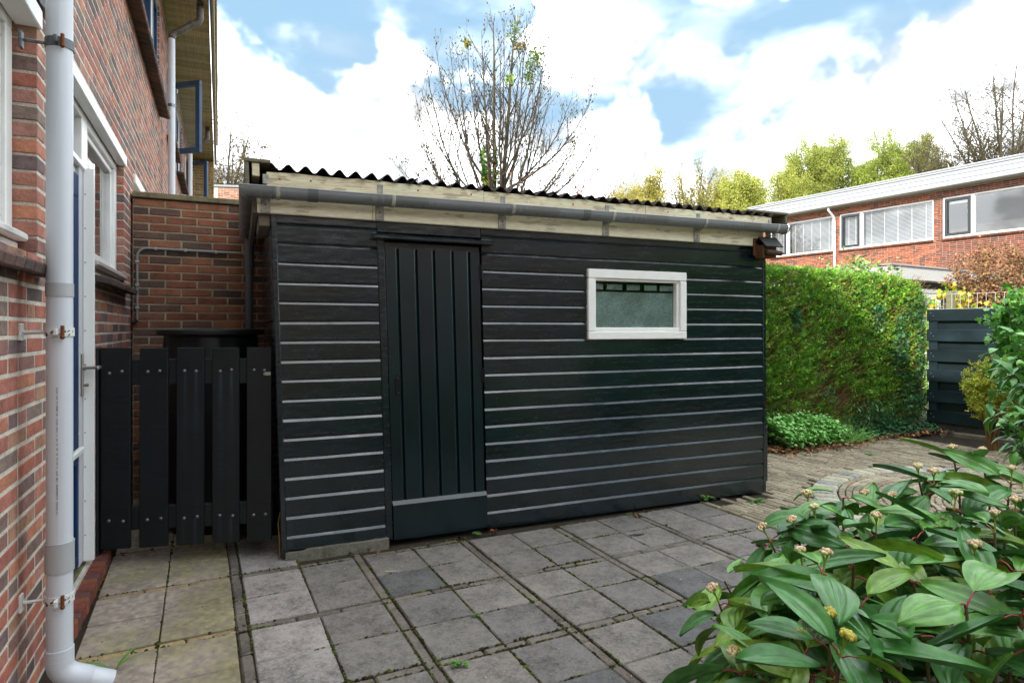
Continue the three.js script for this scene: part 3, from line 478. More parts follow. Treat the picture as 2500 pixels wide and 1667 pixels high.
// ---------- cable conduit on the garden wall ----------
{
  const c = thing('cable_conduit', 'thin grey cable conduit clipped across the brown brick wall', 'conduit', [HC.X, 0, -HC.D], 26.3), R = 0.0095, z = 0.02, pts = [[0.045, 1.40, z], [0.045, 1.9, z]];
  for (let i = 1; i <= 8; i++) { const a = i / 8 * Math.PI / 2; pts.push([0.045 + 0.07 * (1 - Math.cos(a)), 1.9 + 0.07 * Math.sin(a), z]); }
  pts.push([0.5, 1.966, z], [1.6, 1.955, z]);
  part('tube', tube(pts, R, 10), std({ color: col('#8a8c8f'), roughness: 0.5 }), c);
  const cg = cbox(0.022, 0.028, 0.034, 0.003), cmat = std({ color: col('#a7a59c'), roughness: 0.5 });
  for (const [x, y, t] of [[0.045, 1.86, 1], [0.045, 1.68, 1], [0.045, 1.5, 1], [0.17, 1.97, 0], [0.38, 1.967, 0], [0.6, 1.965, 0], [0.82, 1.963, 0], [1.05, 1.96, 0]]) { const m = part('clip', cg, cmat, c); m.position.set(x, y, z - 0.003); if (t) m.rotation.z = Math.PI / 2; }
  part('end_cap', at(tube([[0.045, 1.405, z], [0.02, 1.39, z + 0.012], [0.012, 1.375, z + 0.02]], 0.012, 8), 0, 0, 0), M.dark, c);
}
// ---------- far flat-roofed building seen over the garden wall ----------
{
  const b = thing('flat_roofed_building', 'pale red brick building far behind the garden wall', 'building', [-11, 0, -23], 8), w = part('wall', cb(0, 6, 0, 6.5, -4, -0.006, 0.01), M.mortar, b);
  const open = [[2.6, 3.8, 3.4, 4.8]];
  brickwork(w, { x0: 0.2, x1: 6, y0: 4.4, y1: 6.5, mats: brickMats(['#b07a60', '#a56e57', '#ba8468', '#95654f', '#a87a66']), seed: 9, most: 0 });
  part('coping', cb(-0.05, 6.05, 6.505, 6.58, -4.05, 0.05, 0.01), std({ color: col('#8f9499'), roughness: 0.6 }), b);
}
// ---------- black timber shed ----------
const SH = { X: -1.333, D: 3.645, turn: 23.4, len: 3.71 };
const shed = thing('garden_shed', 'black boarded timber shed with a white framed window and corrugated roof', 'shed', [SH.X, 0, -SH.D], SH.turn);
const leanAt = (x) => Math.tan(mix(1.75, 0.12, sstep(0.9, 2.05, x)) * D2R);
function racked(g) { const p = g.attributes.position; for (let i = 0; i < p.count; i++) p.setX(i, p.getX(i) - p.getY(i) * leanAt(p.getX(i))); g.computeVertexNormals(); return g; }
// old gloss paint: faint grain, brush marks and chipped specks
const chip = tex(1024, (u, v) => { const n = fbm(u * 260, v * 260, 2, 260, 260, 81), z = F(u, v, 9, 3, 82), c = (n > 0.775 && z > 0.5) ? 1 : 0, b = 0.5 + (F(u, v, 6, 5, 83) - 0.5) * 0.6; return c ? [9, 9, 8.5].map((q) => q) && [1, 1, 1] : [b * 1.25, b * 1.25, b * 1.25]; });
const paintMat = (hex, o = {}) => phys({ color: col(hex), map: rep(chip, 1.3, 0.9, o.ox || 0, o.oy || 0), bumpMap: rep(T.grain, 0.8, 0.3, o.ox || 0, o.oy || 0), bumpScale: 0.00035, roughness: 0.36, roughnessMap: rep(T.rough, 0.5, 0.12, o.ox || 0, o.oy || 0), ior: 1.75, ...o.m });
const vert = (hex, o = {}) => phys({ color: col(hex), map: rep(chip, 1.3, 0.9, o.ox || 0, o.oy || 0), bumpMap: rep(T.grain, 0.8, 0.3, o.ox || 0, 0), bumpScale: 0.0003, roughness: 0.27, ior: 1.6, ...o.m });
const shedM = [0, 1, 2, 3].map((k) => paintMat(['#10242b', '#0e2129', '#13262c', '#0f2229'][k], { ox: k * 0.31, oy: k * 0.17 }));
const doorM = [0, 1, 2].map((k) => vert(['#0b242b', '#0d272e', '#0a2128'][k], { ox: k * 0.23 }));
M.shedPlain = paintMat('#0f222a');
function shiplap(x0, x1, y0, y1, seed, lip = 0.0035, cham = 0.0175, dz = 0.0098) {
  // a board with a sloping top edge, slightly bowed
  const h = y1 - y0, s = new THREE.Shape([[0.022, 0], [0.0015, 0], [0, 0.002], [0, h - lip - cham], [dz, h - lip], [dz, h], [0.022, h]].map((p) => new THREE.Vector2(p[0], p[1])));
  const g = new THREE.ExtrudeGeometry(s, { depth: x1 - x0, steps: Math.max(2, Math.round((x1 - x0) / 0.12)), bevelEnabled: false }), p = g.attributes.position;
  for (let i = 0; i < p.count; i++) { const X = p.getX(i), Y = p.getY(i), Z = p.getZ(i); const x = x0 + Z, w = (fbm(x * 2.2 + seed * 7.3, seed * 3.1, 3, 0, 0, 5) - 0.5) * 0.6, v = fbm(x * 1.1 + seed * 5.3, seed * 1.7, 2, 0, 0, 6) - 0.5; p.setXYZ(i, x, y0 + Y + v * 0.005 + (Y > h - lip - cham - 0.001 && Y < h - lip + 0.001 ? w * 0.011 : 0), -X + w * 0.005); }
  const q = g.toNonIndexed ? (g.index ? g.toNonIndexed() : g) : g;
  q.computeVertexNormals(); return uvm(racked(q), seed * 0.137, seed * 0.071);
}
{
  const S = shed, r = rng(22), L = SH.len, DEP = -1.84;
  part('carcass', racked(join([cb(0.012, 0.6, 0.04, 2.1, DEP, -0.024, 0.004), cb(1.28, 2.09, 0.04, 2.1, DEP, -0.024, 0.004), cb(2.84, L - 0.02, 0.04, 2.1, DEP, -0.024, 0.004), cb(2.09, 2.84, 0.04, 1.31, DEP, -0.024, 0.004), cb(2.09, 2.84, 1.72, 2.1, DEP, -0.024, 0.004), cb(0.6, 1.28, 0.04, 2.1, DEP, -0.06, 0.004), cb(2.09, 2.84, 1.31, 1.72, DEP, -0.6, 0.004)])), M.dark, S);
  // boards, left and right of the door
  const B = (k) => k === 0 ? 0.026 : 0.019 + 0.114 * k;
  for (let k = 0; k < 18; k++) {
    const y0 = B(k), y1 = k === 17 ? 2.03 : B(k + 1), a = shedM;
    part('siding_board', shiplap(0.028, 0.603, y0 + (k === 0 ? 0.02 : 0), y1, k + 1), a[Math.floor(r() * 4)], S);
    const up = y0 + (k === 0 ? -0.012 : 0);
    if (y0 > 1.26 && y1 < 1.76) { part('siding_board', shiplap(1.277, 2.055, up, y1, k + 31), a[Math.floor(r() * 4)], S); part('siding_board', shiplap(2.878, L - 0.03, up, y1, k + 61), a[Math.floor(r() * 4)], S); }
    else part('siding_board', shiplap(1.277, L - 0.03, up, y1, k + 31), a[Math.floor(r() * 4)], S);
  }
  part('corner_board', racked(cb(-0.004, 0.027, 0.005, 2.03, -0.1, 0.008, 0.004)), M.shedPlain, S);
  part('corner_board', racked(cb(L - 0.029, L, 0.01, 2.0, -0.1, 0.004, 0.004)), M.shedPlain, S);
  part('side_batten', cb(L + 0.002, L + 0.03, 0.09, 0.54, -0.09, -0.01, 0.004), M.shedPlain, S);
  // left side, boarded too
  for (let k = 0; k < 18; k++) { const y0 = B(k), y1 = k === 17 ? 2.03 : B(k + 1); const g = cb(0, 1.7, y0, y1 - 0.006, -0.02, 0, 0.006); g.rotateY(-Math.PI / 2); at(g, -0.006, 0, -1.82); part('side_board', uvm(racked(g)), shedM[Math.floor(r() * 4)], S); }
  part('plinth', (() => { const g = new THREE.BoxGeometry(0.6, 0.075, 0.09, 24, 2, 3), p = g.attributes.position, q = rng(4); for (let i = 0; i < p.count; i++) { const n = fbm(p.getX(i) * 9 + 3, p.getY(i) * 30 + p.getZ(i) * 20, 3, 0, 0, 3) - 0.5; p.setZ(i, p.getZ(i) + n * 0.02); if (p.getY(i) > 0.03) p.setY(i, p.getY(i) + n * 0.03 - (p.getX(i) < -0.2 ? 0.012 : 0)); } return uvm(at(g, 0.315, 0.012, -0.012)); })(), std({ color: col('#8f8b7c'), map: rep(T.conc, 0.4), bumpMap: rep(T.concB, 0.15), bumpScale: 0.004, roughness: 0.95 }), S);

  // door of upright planks
  const post = part('door_post', racked(cb(0.605, 0.649, 0.03, 1.9, -0.05, 0.004, 0.004)), M.shedPlain, S);
  const door = part('door', racked(cb(0.652, 1.27, 0.04, 1.88, -0.05, -0.0235, 0.003)), M.shedPlain, S);
  const edge = [0.652, 0.737, 0.855, 0.97, 1.092, 1.2, 1.27];
  for (let k = 0; k < 6; k++) {
    const w = edge[k + 1] - edge[k], c = k < 5 ? 0.017 : 0.004, s = new THREE.Shape([[0, 0.02], [0.0015, -0.002], [0.003, 0], [w - 0.003 - c, 0], [w - 0.003, 0.009], [w - 0.003, 0.02]].map((q) => new THREE.Vector2(q[0], -q[1])));
    const g = new THREE.ExtrudeGeometry(s, { depth: 1.84 - 0.24, bevelEnabled: false, steps: 8 }).rotateX(-Math.PI / 2);   // shape y becomes -z, depth becomes y
    at(g, edge[k], 0.24, 0); const p = g.attributes.position; for (let i = 0; i < p.count; i++) p.setZ(i, -p.getZ(i));
    const idx = g.index; let q = g.index ? g.toNonIndexed() : g; const pp = q.attributes.position; for (let i = 0; i < pp.count; i += 3) { const t = [pp.getX(i), pp.getY(i), pp.getZ(i)]; pp.setXYZ(i, pp.getX(i + 1), pp.getY(i + 1), pp.getZ(i + 1)); pp.setXYZ(i + 1, ...t); }
    part('plank', uvm(racked(at(q, 0, 0, -0.003)), k * 0.3, 0, true), doorM[k % 3], door);
  }
  part('kick_board', racked((() => { const g = new THREE.ExtrudeGeometry(new THREE.Shape([[-0.02, 0.035], [0.016, 0.03], [0.018, 0.245], [-0.004, 0.268], [-0.02, 0.268]].map((p) => new THREE.Vector2(-p[0], p[1]))), { depth: 0.622, steps: 8, bevelEnabled: false }), p = g.attributes.position; for (let i = 0; i < p.count; i++) { const X = p.getX(i), Y = p.getY(i), Z = p.getZ(i); p.setXYZ(i, 0.651 + Z, Y + (Y < 0.1 ? (fbm(Z * 14, 2, 3, 0, 0, 8) - 0.5) * 0.014 : 0), -X); } return uvm(g); })()), doorM[0], door);
  const lm = std({ color: col('#15181a'), roughness: 0.35, metalness: 0.3 }), lk = part('lock_plate', racked((() => { const s = new THREE.Shape(); s.absarc(0, 0.04, 0.0145, 0, Math.PI); s.absarc(0, -0.04, 0.0145, Math.PI, 2 * Math.PI); const h = new THREE.Path(); h.absarc(0, 0.018, 0.008, 0, 7); s.holes.push(h); return at(new THREE.ExtrudeGeometry(s, { depth: 0.005, bevelSize: 0.0015, bevelThickness: 0.0015, bevelSegments: 2, curveSegments: 12 }), 0.708, 0.985, -0.001); })()), lm, door);
  part('keyhole', racked(at(new THREE.CylinderGeometry(0.009, 0.009, 0.003, 14).rotateX(Math.PI / 2), 0.708, 1.003, 0)), std({ color: 0x000000, roughness: 1 }), lk);
  for (const y of [1.03, 0.94]) part('lock_screw', racked(at(new THREE.SphereGeometry(0.004, 8, 6), 0.708, y, 0.006)), M.zinc, lk);
  part('staple', racked(at(tube([[-0.006, 0, 0], [-0.006, 0, 0.014], [0.006, 0, 0.014], [0.006, 0, 0]], 0.0022, 6), 0.7, 1.055, -0.002)), lm, door);
  for (const y of [1.71, 1.03]) part('hinge', racked(join([at(new THREE.CylinderGeometry(0.0075, 0.0075, 0.1, 10), 1.274, y, 0.004), cb(1.256, 1.272, y - 0.045, y + 0.045, -0.004, 0.001, 0.001)])), lm, door);
  part('drip_ledge', racked((() => { const g = new THREE.ExtrudeGeometry(new THREE.Shape([[-0.03, 1.888], [0.058, 1.888], [0.062, 1.893], [0.062, 1.905], [0.05, 1.912], [-0.03, 1.938]].map((p) => new THREE.Vector2(-p[0], p[1]))), { depth: 0.765, steps: 8, bevelEnabled: false }), p = g.attributes.position; for (let i = 0; i < p.count; i++) { const X = p.getX(i), Y = p.getY(i), Z = p.getZ(i); p.setXYZ(i, 0.575 + Z, Y + (fbm(Z * 7, Y * 3, 2, 0, 0, 4) - 0.5) * 0.008, -X); } return uvm(g); })()), M.shedPlain, S);
  part('header_board', racked(cb(0.606, 1.272, 1.935, 2.03, -0.02, 0.003, 0.003)), shedM[1], S);

  // window
  {
    const wm = phys({ color: col('#fbfaf6'), roughness: 0.3, map: rep(tex(256, (u, v) => 0.95 + (F(u, v, 9, 4, 61) - 0.5) * 0.1), 0.6), bumpMap: rep(T.grainB, 0.5, 0.2), bumpScale: 0.0006 });
    const w = part('window', racked(join([cb(2.034, 2.896, 1.698, 1.763, -0.045, 0.024, 0.005), cb(2.034, 2.896, 1.261, 1.318, -0.045, 0.024, 0.005), cb(2.034, 2.097, 1.3195, 1.6965, -0.045, 0.023, 0.005), cb(2.836, 2.896, 1.3195, 1.6965, -0.045, 0.023, 0.005)])), wm, S);
    part('glazing_bead', racked(join([cb(2.0975, 2.8355, 1.3185, 1.347, -0.04, 0.012, 0.004), cb(2.0975, 2.8355, 1.682, 1.6975, -0.04, 0.01, 0.004), cb(2.813, 2.8355, 1.3475, 1.6815, -0.04, 0.004, 0.003)])), wm, w);
    part('pane', racked(pane(2.097, 2.82, 1.34, 1.69, -0.032)), phys({ color: 0xffffff, transmission: 1, thickness: 0, roughness: 0.02, ior: 1.52 }), w);
    const film = std({ color: col('#ffffff'), roughness: 0.55, map: rep(tex(512, (u, v) => { const a = F(u, v, 5, 5, 91), b = F(u, v, 70, 2, 92), s = fbm(u * 150, v * 60, 2, 150, 60, 93), k = 0.82 + (a - 0.5) * 0.5 + (b - 0.5) * 0.35 + (s > 0.78 ? 0.22 : 0); return [0.44 * k, 0.54 * k, 0.51 * k]; }, true), 0.5) });
    // frosted film stuck on the inside, with small clear gaps left in its top band
    part('frosted_film', racked(pane(2.099, 2.808, 1.342, 1.606, -0.0345)), film, w);
    const xs = [[2.099, 2.19], [2.22, 2.354], [2.392, 2.508], [2.546, 2.66], [2.686, 2.808]];
    for (const [a, b] of xs) part('frosted_film', racked(pane(a, b, 1.622, 1.662, -0.0345)), film, w);
    part('shed_lining', racked(cb(2.08, 2.85, 1.30, 1.73, -0.5, -0.49, 0.002)), std({ color: col('#3a3a34'), roughness: 0.9 }), w);
  }
  // fascia boards, off-white and weathered
  const fmap = tex(512, (u, v) => { const a = fbm(u * 4, v * 10, 5, 4, 10, 101), b = F(u, v, 40, 3, 102), k = 1 + (a - 0.5) * 0.28 + (b - 0.5) * 0.12, dirt = sstep(0.60, 0.74, fbm(u * 10, v * 14, 4, 10, 14, 103) + (b - 0.5) * 0.3) * 0.5; return [mix(0.99 * k, 0.62, dirt), mix(0.945 * k, 0.58, dirt), mix(0.835 * k, 0.5, dirt)]; }, true);
  const fm = std({ map: rep(fmap, 1.6, 0.5), bumpMap: rep(T.grainB, 0.6, 0.2), bumpScale: 0.0018, roughness: 0.6 }), fm2 = std({ map: rep(fmap, 1.1, 0.4, 0.4, 0.3), color: col('#ece9df'), bumpMap: rep(T.grainB, 0.6, 0.2), bumpScale: 0.003, roughness: 0.75 });
  part('fascia_board', racked(cb(-0.075, 0.575, 2.0, 2.135, 0.002, 0.028, 0.004)), fm, S); part('fascia_board', racked(cb(0.577, 3.66, 2.0, 2.135, 0.002, 0.028, 0.004)), fm, S);
  const rough = (x0, x1, y0, y1, z0, z1, sd) => { const g = new THREE.BoxGeometry(x1 - x0, y1 - y0, z1 - z0, Math.round((x1 - x0) / 0.04), 2, 1), p = g.attributes.position; at(g, (x0 + x1) / 2, (y0 + y1) / 2, (z0 + z1) / 2); for (let i = 0; i < p.count; i++) if (p.getY(i) > (y0 + y1) / 2 + 0.01) p.setY(i, p.getY(i) + (fbm(p.getX(i) * 8 + sd, sd, 4, 0, 0, 7) - 0.5) * 0.02); return uvm(racked(g)); };
  part('upper_fascia', rough(-0.02, 1.28, 2.137, 2.232, 0.0, 0.05, 1), fm2, S); part('upper_fascia', rough(1.283, 2.5, 2.137, 2.234, 0.0, 0.048, 2), fm2, S); part('upper_fascia', rough(2.503, 3.72, 2.137, 2.235, 0.0, 0.05, 3), fm2, S);
  const nail = new THREE.SphereGeometry(0.006, 8, 5); for (const [x, y] of [[0.22, 2.2], [0.05, 2.196], [0.86, 2.2], [1.2, 2.205], [1.9, 2.2], [2.7, 2.205], [3.3, 2.2], [3.65, 2.03]]) { const n = part('rusty_nail', nail, std({ color: col('#a8662c'), roughness: 0.9 }), S); n.position.set(x - y * leanAt(x), y, y < 2.1 ? 0.028 : 0.051); n.scale.z = 0.5; }
  // barge boards at both roof ends
  const wood = std({ color: col('#8d8670'), map: rep(T.grain, 0.6, 0.2), bumpMap: rep(T.grainB, 0.6, 0.2), bumpScale: 0.004, roughness: 0.95 });
  const bl = part('barge_board', racked(join([cb(-0.135, 0.007, 2.292, 2.314, -1.9, 0.0, 0.004), cb(-0.135, -0.111, 2.15, 2.291, -1.9, -0.004, 0.004)])), wood, S); part('barge_end', racked(cb(-0.095, -0.055, 2.215, 2.29, -0.3, -0.012, 0.003)), fm2, bl);
  part('barge_board', racked(join([cb(3.5, 3.93, 2.274, 2.292, -1.95, 0.03, 0.004), cb(3.905, 3.928, 2.165, 2.273, -1.95, 0.02, 0.004), cb(3.6, 3.903, 2.17, 2.2, -1.9, -0.08, 0.004)])), wood, S);
  part('side_fascia', racked(join([cb(-0.1, -0.07, 2.0, 2.15, -1.8, -0.0, 0.004), cb(-0.068, -0.006, 1.93, 1.998, -0.5, -0.01, 0.004)])), std({ color: col('#8a7d70'), map: rep(T.grain, 0.6, 0.2), roughness: 0.9 }), S);

  // corrugated bitumen roof: overlapping sheets
  const sheet = (x0, x1, y, z1, sd, amp) => {
    const st = 0.0079, n = Math.round((x1 - x0) / st), pos = [], idx = [], rows = [z1, z1 - 0.25, -2.0];
    for (const side of [0, 1]) rows.forEach((z) => { for (let i = 0; i <= n; i++) { const x = x0 + i * st, a = amp * (0.8 + 0.45 * (fbm(x * 1.9 + sd, sd, 2, 0, 0, 3))); const sag = (fbm(x * 0.9 + 5, 1, 2, 0, 0, 2) - 0.5) * 0.016; pos.push(x - 2.2 * leanAt(x), y + sag + a * Math.cos((x - x0) / 0.095 * 2 * Math.PI) + (z1 - z) * 0.09 - side * 0.0045, z); } });
    const N = n + 1, q = (a, b, c, d) => idx.push(a, b, c, b, d, c);
    for (let s = 0; s < 2; s++) for (let k = 0; k < 2; k++) for (let i = 0; i < n; i++) { const a = s * 3 * N + k * N + i; s ? q(a, a + N, a + 1, a + N + 1) : q(a, a + 1, a + N, a + N + 1); }
    for (let i = 0; i < n; i++) q(i, 3 * N + i, i + 1, 3 * N + i + 1);
    const g = new THREE.BufferGeometry(); g.setAttribute('position', new THREE.Float32BufferAttribute(pos, 3)); g.setIndex(idx); const f = g.toNonIndexed(); f.computeVertexNormals(); return uvm(f);
  };
  const rm = [['#37322f', 0.02], ['#3b322e', 0.2], ['#46352d', 0.4], ['#4d3b32', 0.6]];
  [[0.0, 0.86, 2.262, 0.07, 0.0205], [0.82, 1.78, 2.256, 0.062, 0.018], [1.75, 2.75, 2.259, 0.068, 0.0165], [2.7, 3.75, 2.254, 0.062, 0.016]].forEach(([a, b, y, z, amp], k) => part('roof_sheet', sheet(a, b, y + (k % 2) * 0.006, z, k + 1, amp), std({ color: col(rm[k][0]), map: rep(T.patch, 0.4), bumpMap: rep(T.fine, 0.05), bumpScale: 0.002, roughness: 0.95, side: THREE.DoubleSide }), S));
}

// ---------- gutter with its brackets ----------
const gut = thing('roof_gutter', 'grey half-round gutter along the front and left side of the shed roof', 'gutter', [SH.X, 0, -SH.D], SH.turn);
{
  const R = 0.046, yc = 2.116, zc = 0.098, xc = -0.185, gm = phys({ color: col('#7d8082'), roughness: 0.4, map: rep(tex(512, (u, v) => { const a = fbm(u * 6, v * 3, 5, 6, 3, 111), s = fbm(u * 60, v * 4, 3, 60, 4, 112), k = sstep(0.56, 0.72, a + (s - 0.5) * 0.5) * 0.5; const b = 0.92 + (a - 0.5) * 0.2; return [mix(b, 0.5, k), mix(b, 0.48, k), mix(b, 0.4, k)]; }), 0.9, 0.3) });
  const prof = (o = 0, lip = true) => { const s = new THREE.Shape(); s.absarc(0, 0, R + o, Math.PI, 2 * Math.PI, false); if (lip) s.lineTo(R + o, 0.01), s.absarc(R + o - 0.006, 0.012, 0.008, 0, Math.PI, false); s.lineTo(R - 0.004 + o, 0); s.absarc(0, 0, R - 0.004 + o, 2 * Math.PI, Math.PI, true); return s; };
  const run = (x0, x1, o = 0, mitre = false, steps = 1) => { const g = new THREE.ExtrudeGeometry(prof(o), { depth: x1 - x0, steps, bevelEnabled: false, curveSegments: 18 }), p = g.attributes.position; for (let i = 0; i < p.count; i++) { const px = p.getX(i), py = p.getY(i), pz = p.getZ(i); let X = x0 + pz; if (mitre && pz < 1e-6) X -= px; p.setXYZ(i, X, yc + py + X * 0.0085, zc + px); } g.index; g.computeVertexNormals(); return flip(g); };
  const flip = (g) => { const q = g.index ? g.toNonIndexed() : g, p = q.attributes.position; for (let i = 0; i < p.count; i += 3) { const t = [p.getX(i), p.getY(i), p.getZ(i)]; p.setXYZ(i, p.getX(i + 1), p.getY(i + 1), p.getZ(i + 1)); p.setXYZ(i + 1, ...t); } q.computeVertexNormals(); return uvm(q); };
  part('gutter_run', run(xc, 3.80, 0, true), gm, gut);
  const side = (() => { const g = new THREE.ExtrudeGeometry(prof(), { depth: 1.86, bevelEnabled: false, curveSegments: 18 }), p = g.attributes.position; for (let i = 0; i < p.count; i++) { const px = p.getX(i), py = p.getY(i), pz = p.getZ(i); let Z = zc - pz; if (pz < 1e-6) Z += px; p.setXYZ(i, xc - px, yc + py - 0.006 - pz * 0.004, Z); } return flip(g); })();
  part('gutter_run', side, gm, gut);
  part('end_cap', join([at(new THREE.CylinderGeometry(R + 0.004, R - 0.012, 0.03, 24, 1, false, 0, Math.PI).rotateZ(-Math.PI / 2).rotateX(Math.PI / 2), 3.815, yc + 0.033, zc), at(new THREE.TorusGeometry(R + 0.002, 0.005, 6, 20, Math.PI).rotateX(Math.PI).rotateY(Math.PI / 2), 3.795, yc + 0.033, zc), at(new THREE.TorusGeometry(R - 0.003, 0.005, 6, 20, Math.PI).rotateX(Math.PI).rotateY(Math.PI / 2), 3.818, yc + 0.033, zc)]), gm, gut);
  const lap = std({ color: col('#5d6061'), roughness: 0.5 });
  for (const [x, w] of [[0.13, 0.055], [1.93, 0.05], [0.0 - 0.06, 0.004]]) part('joint_sleeve', run(x, x + w, 0.0035), lap, gut);
  const bm = std({ color: col('#dcd8cb'), roughness: 0.6, map: rep(T.rough, 0.2) });
  for (const x of [-0.09 + 0.06, 0.62, 1.405, 2.17, 2.98, 3.70]) {
    const b = part('bracket', run(x - 0.011, x + 0.011, 0.004), bm, gut), lx = x - 2.07 * leanAt(x);
    part('bracket_block', cb(lx - 0.026, lx + 0.026, 2.0, 2.13, 0.0285, 0.042, 0.003), bm, b);
    part('bracket_arm', join([cb(lx - 0.011, lx + 0.011, 2.02, 2.1, 0.0425, 0.047, 0.002), tube([[lx, 2.085, 0.046], [lx + (x - lx) * 0.5, 2.085, 0.075], [x, yc + x * 0.0085 - R - 0.002, zc - 0.004]], 0.005, 6), cb(lx - 0.016, lx + 0.016, 2.16, 2.215, 0.0515, 0.056, 0.002)]), bm, b);
    const sc = part('screw', new THREE.SphereGeometry(0.0055, 8, 6), std({ color: col('#7d5a3c'), metalness: 0.5, roughness: 0.6 }), b); sc.position.set(lx, 2.045, 0.047);
  }
  const gp = [[-0.16 - 0.06, 0], [0, 0]];
  part('outlet', join([at(new THREE.CylinderGeometry(0.04, 0.036, 0.05, 20), -0.16, 2.055, -1.62), at(new THREE.CylinderGeometry(0.0375, 0.0375, 0.22, 20), -0.16, 1.955, -1.62)]), lap, gut);
  const wp = []; for (let i = 0; i <= 14; i++) { const a = Math.PI + i / 14 * Math.PI; wp.push([xc + Math.cos(a) * (R + 0.004), yc + Math.sin(a) * (R + 0.004) - 0.01, -1.2]); } wp.push([xc + R + 0.05, yc - 0.1, -1.15]);
  part('tie_wire', tube(wp, 0.0022, 6), std({ color: col('#b9b7b0'), metalness: 0.4, roughness: 0.5 }), gut);
}
{
  const p = thing('downpipe', 'narrow dark grey downpipe between the brown brick wall and the shed', 'downpipe', [SH.X, 0, -SH.D], SH.turn);
  part('pipe', tube([[-0.16, 0.9, -1.62], [-0.16, 2.0, -1.62]], 0.031, 18), std({ color: col('#5d6064'), roughness: 0.45 }), p);
  part('socket', at(new THREE.CylinderGeometry(0.037, 0.037, 0.09, 18), -0.16, 1.81, -1.62), std({ color: col('#54575b'), roughness: 0.45 }), p);
  part('barrel_spout', tube([[-0.16, 0.94, -1.62], [-0.16, 0.88, -1.62], [-0.24, 0.84, -1.52], [-0.36, 0.84, -1.45]], 0.03, 14), std({ color: col('#54575b'), roughness: 0.45 }), p);
}

// ---------- nest box under the gutter ----------
{
  const b = thing('nest_box', 'small wooden nest box with a black pitched roof under the right gutter end', 'nest box', [SH.X, 0, -SH.D], SH.turn);
  const wd = std({ color: col('#6d4c2a'), map: rep(T.grain, 0.2, 0.08), bumpMap: rep(T.grainB, 0.2, 0.08), bumpScale: 0.002, roughness: 0.85 }), bk = std({ color: col('#1b1e20'), roughness: 0.6, map: rep(T.grain, 0.2) });
  const x0 = 3.56, x1 = 3.70;
  part('body', cb(x0, x1, 1.9, 2.0, 0.03, 0.12, 0.004), wd, b);
  part('backboard', cb(x0 - 0.02, x0 + 0.03, 1.92, 2.06, 0.0285, 0.045, 0.003), std({ color: col('#6a4528'), roughness: 0.9 }), b);
  const roof = (s) => { const g = cbox(0.185, 0.011, 0.115, 0.003); g.rotateX(s * 0.82); return uvm(at(g, 3.645, 2.025, 0.078 + s * 0.036)); };
  part('roof_board', roof(1), bk, b); part('roof_board', roof(-1), bk, b);
  part('front', (() => { const s = new THREE.Shape([[0.03, 2.0], [0.125, 2.0], [0.078, 2.05]].map((q) => new THREE.Vector2(...q))); const g = new THREE.ExtrudeGeometry(s, { depth: 0.012, bevelEnabled: false }); g.rotateY(-Math.PI / 2); return uvm(at(g, 3.70, 0, 0)); })(), std({ color: col('#4d3019'), roughness: 0.9 }), b);
  part('perch_log', tube([[x0 + 0.01, 1.94, 0.135], [x1 + 0.03, 1.935, 0.135]], [0.022, 0.02], 9), std({ color: col('#4a3524'), roughness: 1, bumpMap: rep(T.patch, 0.05), bumpScale: 0.004 }), b);
  part('perch', tube([[x1, 1.945, 0.08], [x1 + 0.06, 1.95, 0.075]], [0.014, 0.012], 8), std({ color: col('#5a4028'), roughness: 1 }), b);
}

